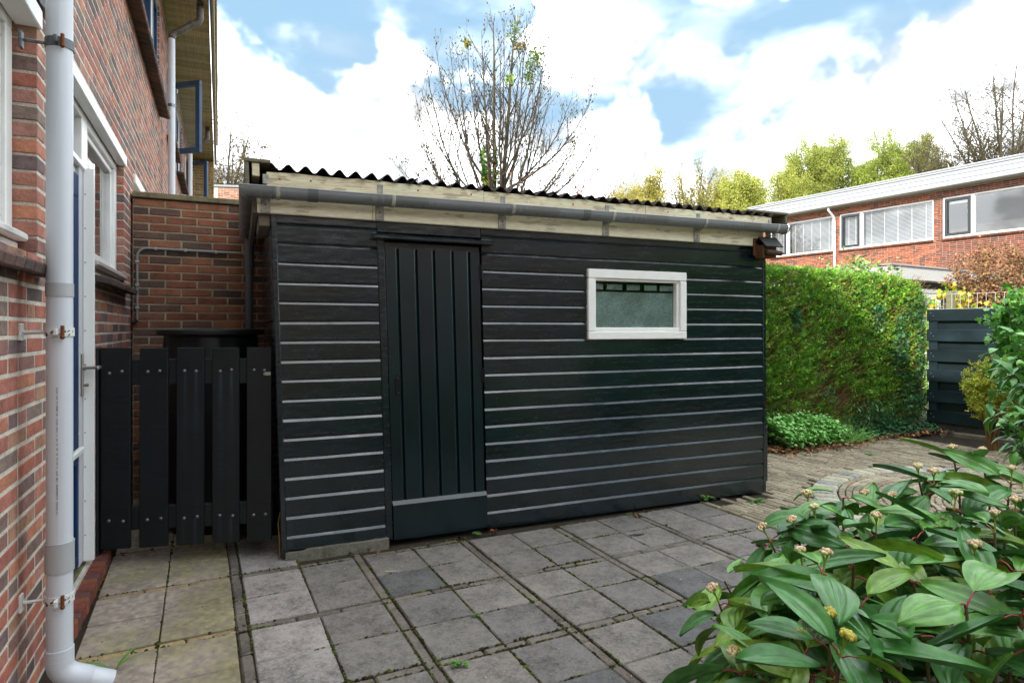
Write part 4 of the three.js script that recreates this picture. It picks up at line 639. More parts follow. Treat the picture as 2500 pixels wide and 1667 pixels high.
// ---------- picket gate between house and shed ----------
const gate = thing('picket_gate', 'black gate of five wide upright planks between the house and the shed', 'gate', [-2.31, 0, -3.53], 10.1);
{
  const pl = [[0, 0.153, 1.232], [0.2, 0.349, 1.229], [0.3945, 0.541, 1.231], [0.586, 0.733, 1.23], [0.774, 0.912, 1.231]], r = rng(12);
  // weathering: pale streaks washed down from the bolts, scuffs
  const streak = (sd, k) => { const q = rng(sd); const lines = [[0.045, 1.09, k * 0.9], [0.105, 1.085, k], [0.04, 0.25, k * 0.6], [0.1, 0.25, k * 0.7]]; return tex(128, (u, v, X, Y) => { const x = u * 0.16, y = v * 1.3; let s = 0; for (const [a, b, e] of lines) if (y < b) { const dy = b - y, w = 0.008 + dy * 0.02; s += e * Math.exp(-(((x - a) / w) ** 2)) * Math.exp(-dy * 3.2) * (0.35 + 0.9 * fbm(u * 24, v * 5, 3, 0, 0, sd)); } const n = fbm(u * 4, v * 18, 4, 0, 0, sd + 3), f = hash2(X, Y, sd) > 0.9985 ? 0.5 : 0; const b = 0.11 + (n - 0.5) * 0.07; return [b * 0.62 + s * 0.22 + f, b * 0.95 + s * 0.30 + f, b * 1.12 + s * 0.35 + f]; }, true, 1024); };
  const gmt = [0, 1, 2].map((k) => phys({ color: col('#b8b8b8'), map: (() => { const t = streak(50 + k, [0.1, 0.9, 1.1][k]); t.repeat.set(1 / 0.16, 1 / 1.3); return t; })(), bumpMap: rep(T.grainB, 0.4, 0.15), bumpScale: 0.0008, roughness: 0.5 }));
  const bolt = new THREE.SphereGeometry(0.0105, 12, 8, 0, 7, 0, Math.PI / 2).rotateX(Math.PI / 2), bm = std({ color: col('#7d7f82'), metalness: 0.85, roughness: 0.38 });
  pl.forEach(([a, b, top], k) => {
    const g = cbox(b - a, top - 0.1, 0.022, 0.003); const p = g.attributes.position, uv = g.attributes.uv; for (let i = 0; i < p.count; i++) uv.setXY(i, p.getX(i) + (b - a) / 2, p.getY(i) + (top - 0.1) / 2 + 0.1);
    const m = part('plank', g, gmt[k < 2 ? 0 : k === 2 ? 1 : k === 3 ? 2 : 0], gate); m.position.set((a + b) / 2, (top + 0.1) / 2, 0); m.rotation.z = (r() - 0.5) * 0.006;
    for (const [y, o] of [[1.093, 0.3], [1.097, 0.72], [0.255, 0.28], [0.258, 0.76]]) { const q = part('bolt', bolt, bm, gate); q.position.set(a + (b - a) * o, y + (r() - 0.5) * 0.012, 0.0105); }
  });
  const rl = phys({ color: col('#1c2326'), roughness: 0.55, map: rep(T.grain, 0.4) });
  part('rail', cb(-0.03, 0.91, 1.02, 1.166, -0.052, -0.0125, 0.004), rl, gate); part('rail', cb(-0.03, 0.91, 0.195, 0.327, -0.052, -0.0125, 0.004), rl, gate);
  part('post', cb(-0.062, -0.012, 0.0, 1.235, -0.05, 0.012, 0.004), rl, gate);
  part('latch', join([cb(0.875, 0.908, 1.066, 1.086, 0.0115, 0.0155, 0.002), cb(0.868, 0.874, 1.07, 1.08, 0.0115, 0.018, 0.002)]), std({ color: col('#b9b6a4'), metalness: 0.6, roughness: 0.5 }), gate);
}
// ---------- rain barrel behind the gate ----------
{
  const b = thing('rain_barrel', 'black plastic rain barrel with a flat round lid behind the gate', 'barrel', [-2.07, 0, -4.33]);
  const pm = std({ color: col('#121416'), roughness: 0.42, bumpMap: rep(T.fine, 0.1), bumpScale: 0.0008 });
  const pts = [[0.26, 0.0], [0.27, 0.02], [0.30, 0.3], [0.31, 0.34], [0.30, 0.38], [0.315, 0.8], [0.325, 0.84], [0.313, 0.88], [0.30, 1.2], [0.29, 1.3]].map((p) => new THREE.Vector2(...p));
  const g = new THREE.LatheGeometry(pts, 72), p = g.attributes.position; for (let i = 0; i < p.count; i++) { const a = Math.atan2(p.getZ(i), p.getX(i)), y = p.getY(i), k = 1 - 0.075 * sstep(0.1, 0.5, Math.cos(a * 8)) * sstep(0.9, 0.98, y) * sstep(1.28, 1.16, y); p.setX(i, p.getX(i) * k); p.setZ(i, p.getZ(i) * k); } g.computeVertexNormals();
  part('body', g, pm, b);
  part('lid', new THREE.LatheGeometry([[0, 1.338], [0.27, 1.336], [0.325, 1.334], [0.336, 1.328], [0.338, 1.30], [0.33, 1.296], [0.32, 1.31], [0, 1.31]].map((q) => new THREE.Vector2(...q)), 64), std({ color: col('#1d1f20'), roughness: 0.6, map: rep(T.rough, 0.2) }), b);
  part('base', new THREE.CylinderGeometry(0.255, 0.26, 0.05, 40).translate(0, -0.001, 0), pm, b);
}
// ---------- leaves ----------
function blade(L, W, { seg = 3, fold = 0.25, droop = 0.25, peak = 0.45, tip = 1 } = {}) {   // a leaf along +x, upper side +y
  const P = [], uv = [], idx = [];
  for (let i = 0; i <= seg; i++) {
    const s = i / seg, w = i === 0 || i === seg ? W * 0.02 : W * Math.pow(Math.sin(Math.PI * Math.pow(s, Math.log(0.5) / Math.log(peak))), tip), y = -droop * s * s * L, x = s * L * (1 - droop * 0.25 * s);
    P.push(x, y + fold * w, -w, x, y, 0, x, y + fold * w, w); uv.push(s, 0, s, 0.5, s, 1);
  }
  for (let i = 0; i < seg; i++) { const a = i * 3; idx.push(a, a + 1, a + 3, a + 1, a + 4, a + 3, a + 1, a + 2, a + 4, a + 2, a + 5, a + 4); }
  const g = new THREE.BufferGeometry(); g.setAttribute('position', new THREE.Float32BufferAttribute(P, 3)); g.setAttribute('uv', new THREE.Float32BufferAttribute(uv, 2)); g.setIndex(idx); g.computeVertexNormals(); return g;
}
function sprig(n, len, L, W, seed, o = {}) {                 // a shoot along +x with leaves in pairs
  const r = rng(seed), list = [];
  for (let k = 0; k < n; k++) { const g = blade(L * (0.7 + r() * 0.5), W * (0.8 + r() * 0.4), { seg: 2, droop: 0.15 + r() * 0.3, ...o }); g.rotateX((r() - 0.5) * 0.8); g.rotateZ(0.2 + r() * 0.5); g.rotateY((k % 2 ? 1 : -1) * (0.7 + r() * 0.6)); g.rotateX(k * 1.3 + r()); at(g, len * (k + 0.5) / n, 0, 0); list.push(g); }
  const tip = blade(L, W, { seg: 2 }); at(tip, len, 0, 0); list.push(tip);
  return join(list);
}
function lobed(R) {                                          // ivy leaf, +x to the tip
  const s = new THREE.Shape([[0, 0], [-0.25, 0.35], [-0.05, 0.75], [0.25, 0.5], [0.55, 0.62], [0.62, 0.3], [1.1, 0], [0.62, -0.3], [0.55, -0.62], [0.25, -0.5], [-0.05, -0.75], [-0.25, -0.35]].map(([a, b]) => new THREE.Vector2(a * R, b * R)));
  const g = new THREE.ShapeGeometry(s); g.rotateX(-Math.PI / 2); const p = g.attributes.position; for (let i = 0; i < p.count; i++) p.setY(i, -0.25 * Math.abs(p.getZ(i)) - 0.1 * p.getX(i)); g.computeVertexNormals(); return g;
}
const leafMat = (o = {}) => phys({ color: 0xffffff, roughness: 0.55, transmission: 0.25, thickness: 0, side: THREE.DoubleSide, ...o });
const glossLeaf = (o = {}) => phys({ color: 0xffffff, roughness: 0.35, side: THREE.DoubleSide, ...o });
const _m = new THREE.Matrix4(), _q = new THREE.Quaternion(), _s = new THREE.Vector3(), _p = new THREE.Vector3(), _X = new THREE.Vector3(1, 0, 0), _q2 = new THREE.Quaternion();
// many copies of a small shape: f(i) gives { p, d (pointing), s, c, roll } or null
function swarm(name, geo, mat, N, f, parent, kind = 'stuff') {
  const im = new THREE.InstancedMesh(geo, mat, N); let c = 0;
  for (let i = 0; i < N; i++) { const k = f(i); if (!k) continue; _q.setFromUnitVectors(_X, k.d.normalize()); _q2.setFromAxisAngle(_X, k.roll ?? 0); _q.multiply(_q2); _m.compose(_p.set(...k.p), _q, typeof k.s === 'number' ? _s.setScalar(k.s) : _s.set(...k.s)); im.setMatrixAt(c, _m); im.setColorAt(c, k.c); c++; }
  im.count = c; im.name = name; shade(im); if (kind) im.userData.kind = kind; parent.add(im); return im;
}
const V = (x, y, z) => new THREE.Vector3(x, y, z);

// ---------- clipped hedge ----------
const hedge = thing('hedge', 'tall clipped green hedge to the right of the shed with ivy at its end', 'hedge', [2.9, 0, -7.1], 25.7);
{
  const L = 3.2, Hh = (x) => 2.03 - 0.02 * x - 0.22 * sstep(2.1, 3.1, x) ** 2 + (fbm(x * 3 + 7, 2, 3, 0, 0, 4) - 0.5) * 0.03, r = rng(31), Z = (x, y) => (fbm(x * 2.2 + 3, y * 2.2 + 8, 3, 0, 0, 6) - 0.5) * 0.09 - 0.25 * sstep(2.6, 3.15, x) - 0.06 * sstep(1.7, 2.05, y);
  // woody core
  const core = new THREE.BoxGeometry(L + 0.75, 1.75, 0.5, 24, 12, 4), cp = core.attributes.position; at(core, (L - 0.75) / 2 - 0.08, 0.93, -0.42); for (let i = 0; i < cp.count; i++) { const x = cp.getX(i), y = cp.getY(i), n = fbm(x * 5 + cp.getZ(i) * 3, y * 5, 3, 0, 0, 9) - 0.5; cp.setZ(i, cp.getZ(i) + n * 0.16); cp.setY(i, y + n * 0.08); } core.computeVertexNormals();
  part('core', core, std({ color: col('#6b5638'), roughness: 1, map: rep(T.grain, 0.3), bumpMap: rep(T.patch, 0.2), bumpScale: 0.03 }), hedge);
  const tw = tube([[0, 0, 0], [0.12, 0.01, 0.005], [0.22, -0.005, 0]], [0.0028, 0.0022, 0.001], 4, false);
  swarm('twigs', tw, std({ color: 0xffffff, roughness: 1 }), 2600, () => { const x = -0.6 + r() * (L + 0.5), y = 0.05 + r() * 1.85; return { p: [x, y, Z(x, y) - 0.16 + r() * 0.12], d: V((r() - 0.5) * 1.6, 0.3 + r() * 0.9, 0.35 + r() * 0.6), s: 0.6 + r() * 0.9, c: jit(['#8a6a3e', '#a08250', '#65502f'][Math.floor(r() * 3)], r, 0.2) }; }, hedge);
  const sp = [sprig(7, 0.07, 0.03, 0.0105, 5), sprig(8, 0.085, 0.027, 0.0095, 6), sprig(6, 0.06, 0.034, 0.011, 7)], greens = ['#78b030', '#689f2c', '#88ba36', '#55862c', '#9cc640', '#60942c'], lm = leafMat();
  sp.forEach((g, k) => swarm('foliage', g, lm, 6400, () => {
    let x, y, z, d; const u = r();
    if (u < 0.62) { x = -0.55 + r() * (L + 0.45); y = 0.12 + Math.pow(r(), 0.85) * (Hh(x) - 0.14); z = Z(x, y) - Math.pow(r(), 1.6) * 0.17 + 0.01; if (y < 0.5 && r() < 0.45) return null; if (fbm(x * 4 + 1, y * 4, 3, 0, 0, 14) < 0.40 && r() < 0.85) return null; d = V((r() - 0.5) * 1.7, 0.15 + r() * 1.1, 0.35 + r() * 0.8); }
    else if (u < 0.88) { x = -0.5 + r() * (L + 0.35); z = -0.85 * r(); y = Hh(x) - 0.06 + r() * 0.06 - 0.05 * Math.abs(z + 0.4); z += Z(x, 1.9); d = V((r() - 0.5) * 1.2, 1, (r() - 0.5) * 1.2); }
    else { x = L - 0.02 - r() * 0.14; y = 0.15 + r() * 1.6; z = -0.15 - r() * 0.7; d = V(0.7, 0.3 + r() * 0.6, (r() - 0.2) * 1.2); }
    return { p: [x, y, z], d, s: 0.65 + r() * 0.55, roll: r() * 6.3, c: jit(greens[Math.floor(r() * 6)], r, 0.2) };
  }, hedge));
  // ivy grown over the right end and along the foot
  const iv = lobed(0.032), patches = [[2.85, 1.2, 0.28, 0.8], [2.3, 1.1, 0.18, 0.45], [2.55, 0.5, 0.35, 0.35], [1.7, 0.28, 0.7, 0.24], [0.4, 1.45, 0.1, 0.15], [1.85, 1.5, 0.12, 0.22], [2.5, 1.55, 0.25, 0.25], [0.9, 0.55, 0.25, 0.15]];
  swarm('ivy', iv, glossLeaf({ roughness: 0.32 }), 3400, () => { const q = patches[Math.min(7, Math.floor(r() * r() * 8.5))], x = q[0] + (r() + r() - 1) * q[2], y = q[1] + (r() + r() - 1) * q[3]; if (x > L + 0.08 || y < 0.02) return null; return { p: [x, y, Z(x, y) + 0.015 + r() * 0.07 + (y < 0.5 ? 0.12 * r() : 0)], d: V((r() - 0.5) * 1.4, -0.9 + r() * 0.5, 0.35 + r() * 0.3), s: 0.6 + r() * 0.7, roll: (r() - 0.5) * 0.9, c: jit(['#5f9466', '#52845a', '#72a472', '#3f6c48', '#8ab48c'][Math.floor(r() * 5)], r, 0.2) }; }, hedge);
}
// leafy weeds at the hedge foot, leaf litter, soil strip
{
  const r = rng(44), root = new THREE.Group(); root.name = 'ground_cover'; root.userData = { kind: 'stuff', label: 'bright green heart-leaved ground cover at the foot of the hedge', category: 'ground cover' }; root.position.set(2.9, 0, -7.1); root.rotation.y = 25.7 * D2R; scene.add(root);
  const heart = (() => { const s = new THREE.Shape([[0, 0], [-0.2, 0.4], [0.05, 0.62], [0.45, 0.5], [1, 0], [0.45, -0.5], [0.05, -0.62], [-0.2, -0.4]].map(([a, b]) => new THREE.Vector2(a * 0.034, b * 0.034))); const g = new THREE.ShapeGeometry(s); g.rotateX(-Math.PI / 2); const p = g.attributes.position; for (let i = 0; i < p.count; i++) p.setY(i, 0.35 * Math.abs(p.getZ(i)) - 0.12 * p.getX(i)); g.computeVertexNormals(); return g; })();
  swarm('foliage', heart, leafMat({ roughness: 0.5 }), 2600, () => { const x = -0.15 + r() * 1.25, z = 0.02 + r() * 0.36 * (1 - 0.35 * sstep(0.6, 1.1, x)), top = 0.37 * Math.sqrt(Math.max(0, 1 - ((z) / 0.42) ** 2)) * (1 - 0.45 * sstep(0.65, 1.1, x)); const y = top * (0.25 + 0.75 * Math.pow(r(), 0.5)) * (0.85 + r() * 0.25); return { p: [x, Math.max(0.03, y), z], d: V((r() - 0.5) * 1.5, -0.35 + r() * 0.4, 0.5 + r() * 0.6), s: 0.65 + r() * 0.7, roll: (r() - 0.5) * 0.9, c: jit(['#86c45e', '#96d06c', '#74b452', '#a5d880'][Math.floor(r() * 4)], r, 0.15) }; }, root, null);
  swarm('stems', tube([[0, 0, 0], [0.2, 0.01, 0]], [0.002, 0.0015], 4, false), std({ color: 0xffffff }), 260, () => { const x = -0.1 + r() * 1.15, z = 0.05 + r() * 0.25; return { p: [x, 0, z], d: V((r() - 0.5) * 0.5, 1, 0.2 + (r() - 0.3) * 0.5), s: 0.8 + r() * 0.8, c: jit('#6f8a45', r, 0.2) }; }, root, null);
  const gr = (() => blade(0.22, 0.004, { seg: 4, droop: 0.7, fold: 0.1 }))();
  swarm('grass_blades', gr, leafMat(), 160, () => { const x = 0.75 + r() * 0.5, z = 0.1 + r() * 0.25; return { p: [x, 0, z], d: V((r() - 0.3) * 1.4, 0.9, 0.6 * r()), s: 0.5 + r() * 0.8, roll: r() - 0.5, c: jit('#6fa53f', r, 0.2) }; }, root, null);
  struct('soil_strip', (() => { const g = new THREE.PlaneGeometry(3.7, 0.75, 60, 10).rotateX(-Math.PI / 2), p = g.attributes.position; for (let i = 0; i < p.count; i++) { const x = p.getX(i), z = p.getZ(i); p.setY(i, 0.012 + fbm(x * 6, z * 6, 3, 0, 0, 2) * 0.035 - 0.03 * sstep(0.2, 0.375, z + (fbm(x * 4, 3, 2, 0, 0, 1) - 0.5) * 0.2)); } g.computeVertexNormals(); return uvm(at(g, 1.25, 0, -0.1)); })(), std({ color: col('#3d3022'), map: rep(T.conc, 0.3), bumpMap: rep(T.concB, 0.2), bumpScale: 0.01, roughness: 1 }), [2.9, 0, -7.1], 25.7);
  const lit = new THREE.Group(); lit.name = 'leaf_litter'; lit.userData = { kind: 'stuff', label: 'brown fallen leaves along the hedge foot', category: 'leaf litter' }; lit.position.copy(root.position); lit.rotation.copy(root.rotation); scene.add(lit);
  const dl = blade(0.05, 0.013, { seg: 3, droop: 0.5, fold: 0.5 });
  swarm('dead_leaves', dl, std({ color: 0xffffff, roughness: 0.9, side: THREE.DoubleSide }), 2300, () => { const x = -0.3 + r() * 3.5, z = 0.05 + (r() * r()) * 0.42 + 0.12 * sstep(1.3, 0.6, x); return { p: [x, 0.02 + r() * 0.02, z], d: V(r() - 0.5, (r() - 0.4) * 0.4, r() - 0.5), s: 0.5 + r() * 0.9, roll: (r() - 0.5) * 1.6, c: jit(['#7d5533', '#8f6a45', '#5d3f28', '#a5794b', '#4a3424', '#b08d64'][Math.floor(r() * 6)], r, 0.2) }; }, lit, null);
  const dand = new THREE.Group(); dand.name = 'ivy_carpet'; dand.userData = { kind: 'stuff', label: 'dark ivy carpet creeping out from under the hedge', category: 'ivy' }; dand.position.copy(root.position); dand.rotation.copy(root.rotation); scene.add(dand);
  swarm('foliage', lobed(0.03), glossLeaf({ roughness: 0.36 }), 1500, () => { const x = 0.95 + r() * 2.0, z = -0.02 + r() * 0.26; return { p: [x, 0.03 + (0.26 - z) * (0.4 + r() * 0.6) * 0.8, z], d: V((r() - 0.5) * 1.5, -0.4 + r() * 0.4, 0.4 + r() * 0.5), s: 0.55 + r() * 0.7, roll: (r() - 0.5), c: jit(['#4a8054', '#3f7048', '#5a9062', '#2f5c3a'][Math.floor(r() * 4)], r, 0.2) }; }, dand, null);
}

// ---------- black board fence at the right ----------
{
  const f = thing('board_fence', 'dark blue-black fence of overlapping horizontal boards beyond the hedge', 'fence', [5.475, 0, -8.25], -59);
  const bm = [0, 1, 2].map((k) => phys({ color: col(['#24353d', '#283a43', '#213138'][k]), map: rep(chip, 1.3, 0.8, k * 0.3, 0), bumpMap: rep(T.grainB, 0.7, 0.2, k * 0.2, 0), bumpScale: 0.0006, roughness: 0.4 })), r = rng(9);
  for (let k = 0; k < 6; k++) { const t = 1.585 - k * 0.262; part('board', cb(-0.01, 2.4, t - 0.152, t, 0.002, 0.024, 0.003), bm[k % 3], f); if (k < 5) part('back_board', cb(0.02, 2.38, t - 0.262 - 0.03, t - 0.152 + 0.03, -0.055, -0.035, 0.003), bm[(k + 1) % 3], f); }
  for (const x of [0.0, 0.66, 0.78, 2.2]) part('post', cb(x + 0.0, x + 0.105, 0.02, 1.57, -0.034, 0.001, 0.004), bm[1], f);
  part('base_board', cb(0.0, 2.4, 0.0, 0.12, -0.06, -0.01, 0.004), std({ color: col('#4d4c47'), map: rep(T.conc, 0.5), roughness: 0.95 }), f);
  part('kerb', cb(-0.05, 2.4, -0.03, 0.022, -0.04, 0.12, 0.006), std({ color: col('#857c68'), map: rep(T.conc, 0.5), bumpMap: rep(T.concB, 0.2), bumpScale: 0.003, roughness: 0.95 }), f);
  const b = new THREE.SphereGeometry(0.009, 10, 6, 0, 7, 0, 1.57).rotateX(Math.PI / 2); for (let k = 0; k < 6; k++) for (const x of [0.04, 0.07, 0.72, 0.8]) { const m = part('bolt', b, M.zinc, f); m.position.set(x, 1.585 - k * 0.262 - 0.05 - (x * 100 % 2) * 0.04, 0.024); }
}
// wire mesh fence behind it
{
  const w = thing('wire_fence', 'pale welded wire mesh fence standing behind the black fence', 'fence', [5.6, 0, -9.1], -59), wm = std({ color: col('#d7d6cf'), roughness: 0.5 }), seg = (a, b) => tube([a, b], 0.0024, 6);
  for (let k = 0; k < 9; k++) part('wire', seg([-0.6, 0.2 + k * 0.2, 0], [1.6, 0.2 + k * 0.2, 0]), wm, w);
  for (let k = 0; k < 22; k++) part('wire', seg([-0.6 + k * 0.1, 0.1, 0.006], [-0.6 + k * 0.1, 1.8, 0.006]), wm, w);
  for (const x of [0.62, 1.55]) part('post', cb(x, x + 0.08, 0, 1.84, -0.1, -0.01, 0.006), std({ color: col('#8f8a6c'), map: rep(T.grain, 0.3), roughness: 1 }), w);
}
// ---------- dark boarded garden building ----------
{
  const b = thing('garden_building', 'dark boarded garden building with a pale grey flat roof edge and white doors', 'building', [7.74, 0, -13], -59.3);
  part('wall', cb(-6, -0.03, 0, 2.4, -6, -0.03, 0.01), M.dark, b);
  const pm = ['#46403f', '#3f3a3a', '#4d4745'].map((h, k) => std({ color: col(h), map: rep(T.grain, 0.8, 0.3, k * 0.3, 0), roughness: 0.8 })), g1 = uvm(cbox(0.02, 0.128, 5.96, 0.005)), g2 = uvm(cbox(5.96, 0.128, 0.02, 0.005));
  for (let k = 0; k < 18; k++) { const m = part('wall_board', g1, pm[k % 3], b); m.position.set(-0.02, 0.07 + k * 0.132, -3); const n = part('wall_board', g2, pm[(k + 1) % 3], b); n.position.set(-3, 0.07 + k * 0.132, -0.02); }
  const fg = std({ color: col('#b6b4b2'), roughness: 0.45 });
  const rf = part('roof', cb(-6.3, 0.28, 2.335, 2.6, -6.3, 0.28, 0.01), fg, b); part('roof_trim', cb(-6.33, 0.31, 2.602, 2.64, -6.33, 0.31, 0.008), std({ color: col('#8f8b88'), roughness: 0.5 }), rf);
  const opening = (a, e, top, name) => { const q = part(name, join([cb(0.0, 0.06, 0.02, top, -a - 0.09, -a, 0.006), cb(0.0, 0.06, 0.02, top, -e, -e + 0.09, 0.006), cb(0.0, 0.06, top - 0.09, top, -e + 0.091, -a - 0.091, 0.006), cb(0.0, 0.045, 0.02, top - 0.1, -e + 0.1, -a - 0.1, 0.006)]), M.white, b); part('pane', (() => { const g = pane(a + 0.2, e - 0.2, 0.9, top - 0.22, 0); g.rotateY(Math.PI / 2); return at(g, 0.048, 0, 0); })(), std({ color: col('#39434c'), roughness: 0.05 }), q); };
  opening(1.17, 2.1, 2.19, 'door'); opening(2.77, 3.9, 2.19, 'door'); opening(4.4, 5.4, 2.19, 'door');
  part('meter_box', cb(0.0, 0.05, 1.55, 1.75, -2.66, -2.5, 0.005), M.white, b);
}
// ---------- terraced house across the gardens ----------
const rh = thing('terraced_house', 'sunlit red brick house across the gardens with a white roof edge and blinds', 'house', [14.67, 0, -22.5], -59.3);
{
  const y0 = 4.46, y1 = 5.87, open = [[-6.25, -3.33, y0, y1], [-3.06, 0.41, y0, y1], [0.69, 4.2, y0, y1], [4.6, 8, y0, y1]], SO = 6.17;
  const wl = part('wall', slab(-6.9, 9, 0, SO, open, -0.007, 0.28), std({ color: col('#b3a796'), map: rep(T.mortar, 0.5), roughness: 0.95 }), rh);
  const left = ['#a8593d', '#9c5036', '#b4643f', '#8c4a38', '#6e4236', '#b06a4a'], right = ['#8a4634', '#7d4033', '#97503a', '#6b3d34', '#84503f'], all = [...left, ...right];
  brickwork(wl, { x0: -6.9, x1: 9, y0: 2.3, y1: SO - 0.03, open, mats: brickMats(all), seed: 19, most: 0, headers: 0.05, joint: 0.012, pick: (r, x) => x < 0.5 ? Math.floor(r() * 6) : 6 + Math.floor(r() * 5) });
  part('party_wall', cb(-6.95, -6.65, 0, SO + 0.2, -8, -0.29, 0.01), M.mortar, rh); part('inner_wall', cb(-6.6, 9, 0, SO + 0.2, -8, -1.4, 0.01), std({ color: col('#57534d') }), rh);
  const sm = phys({ color: col('#a6a9ae'), roughness: 0.4 });
  part('soffit', cb(-6.9, 9.2, SO + 0.003, SO + 0.03, -0.3, 0.56, 0.004), std({ color: col('#c9c8c6') }), rh);
  const fs = part('roof', cb(-6.8, 9.1, SO + 0.033, SO + 0.5, -8.2, 0.5, 0.01), std({ color: col('#77736e') }), rh);
  for (const [a, e, z] of [[SO - 0.02, SO + 0.135, 0.58], [SO + 0.143, SO + 0.30, 0.585], [SO + 0.308, SO + 0.43, 0.59], [SO + 0.438, SO + 0.50, 0.63], [SO + 0.506, SO + 0.56, 0.66]]) part('fascia_board', cb(-6.95, 9.2, a, e, z - 0.04, z, 0.008), sm, fs);
  for (const [a, e, z] of [[SO - 0.02, SO + 0.43, -6.96], [SO + 0.438, SO + 0.56, -7.0]]) part('fascia_board', cb(z, z + 0.05, a, e, -8, 0.54, 0.008), sm, fs);
  const bf = phys({ color: col('#2d3236'), roughness: 0.35 }), gl = phys({ color: 0xffffff, transmission: 1, thickness: 0, roughness: 0.01, ior: 2.1 });
  const slat = uvm(cbox(1, 0.004, 0.045, 0.0015)), slm = phys({ color: col('#a9aeb0'), roughness: 0.5 }), tapeM = std({ color: col('#b9bcbd') });
  const win = (x0, xc, x1, blind, casBlind) => {
    const z0 = -0.12, z1 = -0.03, w = part('window', join([...ring(x0, x1, y0, y1, 0.06, z0, z1), frameBar(xc, xc + 0.12, y0 + 0.06, y1 - 0.06, z0, z1)]), M.white, rh);
    part('casement', join(ring(x0 + 0.065, xc - 0.005, y0 + 0.065, y1 - 0.065, 0.085, z0 + 0.02, z1 + 0.02)), bf, w);
    part('pane', pane(x0 + 0.14, xc - 0.09, y0 + 0.14, y1 - 0.14, z0 + 0.05), gl, w); part('pane', pane(xc + 0.12, x1 - 0.06, y0 + 0.06, y1 - 0.06, z0 + 0.04), gl, w);
    const bl = (a, e, dy) => { for (let k = 0; k < 27; k++) { const s = part('slat', slat, slm, w); s.scale.x = e - a; s.position.set((a + e) / 2, y0 + 0.09 + k * 0.048 + dy, -0.2); s.rotation.x = 0.6; } for (let q = 0; q < (e - a > 1 ? 5 : 2); q++) part('blind_tape', cb(mix(a, e, (q + 0.5) / (e - a > 1 ? 5 : 2)) - 0.012, mix(a, e, (q + 0.5) / (e - a > 1 ? 5 : 2)) + 0.012, y0 + 0.07, y1 - 0.06, -0.176, -0.174, 0.0005), tapeM, w); };
    if (blind) bl(xc + 0.14, x1 - 0.08, 0); if (casBlind) bl(x0 + 0.15, xc - 0.1, 0); else part('roller_blind', cb(x0 + 0.15, xc - 0.1, y1 - 0.24, y1 - 0.15, -0.19, -0.17, 0.004), M.white, w);
    const sl = part('window_sill', cb(x0 - 0.02, x1 + 0.02, y0 - 0.09, y0 - 0.015, -0.15, 0.0, 0.004), M.mortar, rh), n = Math.round((x1 - x0) / 0.107), r = rng(Math.round(x0 * 10) + 50); for (let k = 0; k < n; k++) { const b = part('brick', sillGeo2, sillMats2[Math.floor(r() * 4)], sl); b.position.set(x0 + (k + 0.5) * (x1 - x0) / n, y0 - 0.05, 0.0); b.rotation.x = 0.2; }
  };
  const sillGeo2 = uvm(cbox(0.1, 0.062, 0.16, 0.006)), sillMats2 = brickMats(['#7a4634', '#6b4033', '#8a5038', '#5d4036']);
  win(-6.25, -5.47, -3.33, true, true); win(-3.06, -2.25, 0.41, true, true); win(0.69, 1.55, 4.2, false, false); win(4.6, 5.45, 8, false, false);
  part('room_wall', cb(0.7, 8, y0 - 0.2, y1 + 0.1, -1.39, -1.38, 0.002), std({ color: col('#4b4a48') }), rh);
}
{
  const p = thing('downpipe', 'white downpipe on the house across the gardens, between two blinded windows', 'downpipe', [14.67, 0, -22.5], -59.3);
  part('pipe', tube([[-3.2, 2, 0.09], [-3.2, 5.62, 0.09], [-3.21, 5.78, 0.13], [-3.24, 5.95, 0.32], [-3.25, 6.02, 0.42], [-3.25, 6.17, 0.44]], 0.045, 14), M.pvc, p);
  for (const y of [4.15, 5.2]) part('socket', at(new THREE.CylinderGeometry(0.052, 0.052, 0.1, 14), -3.2, y, 0.09), M.pvcDark, p);
}

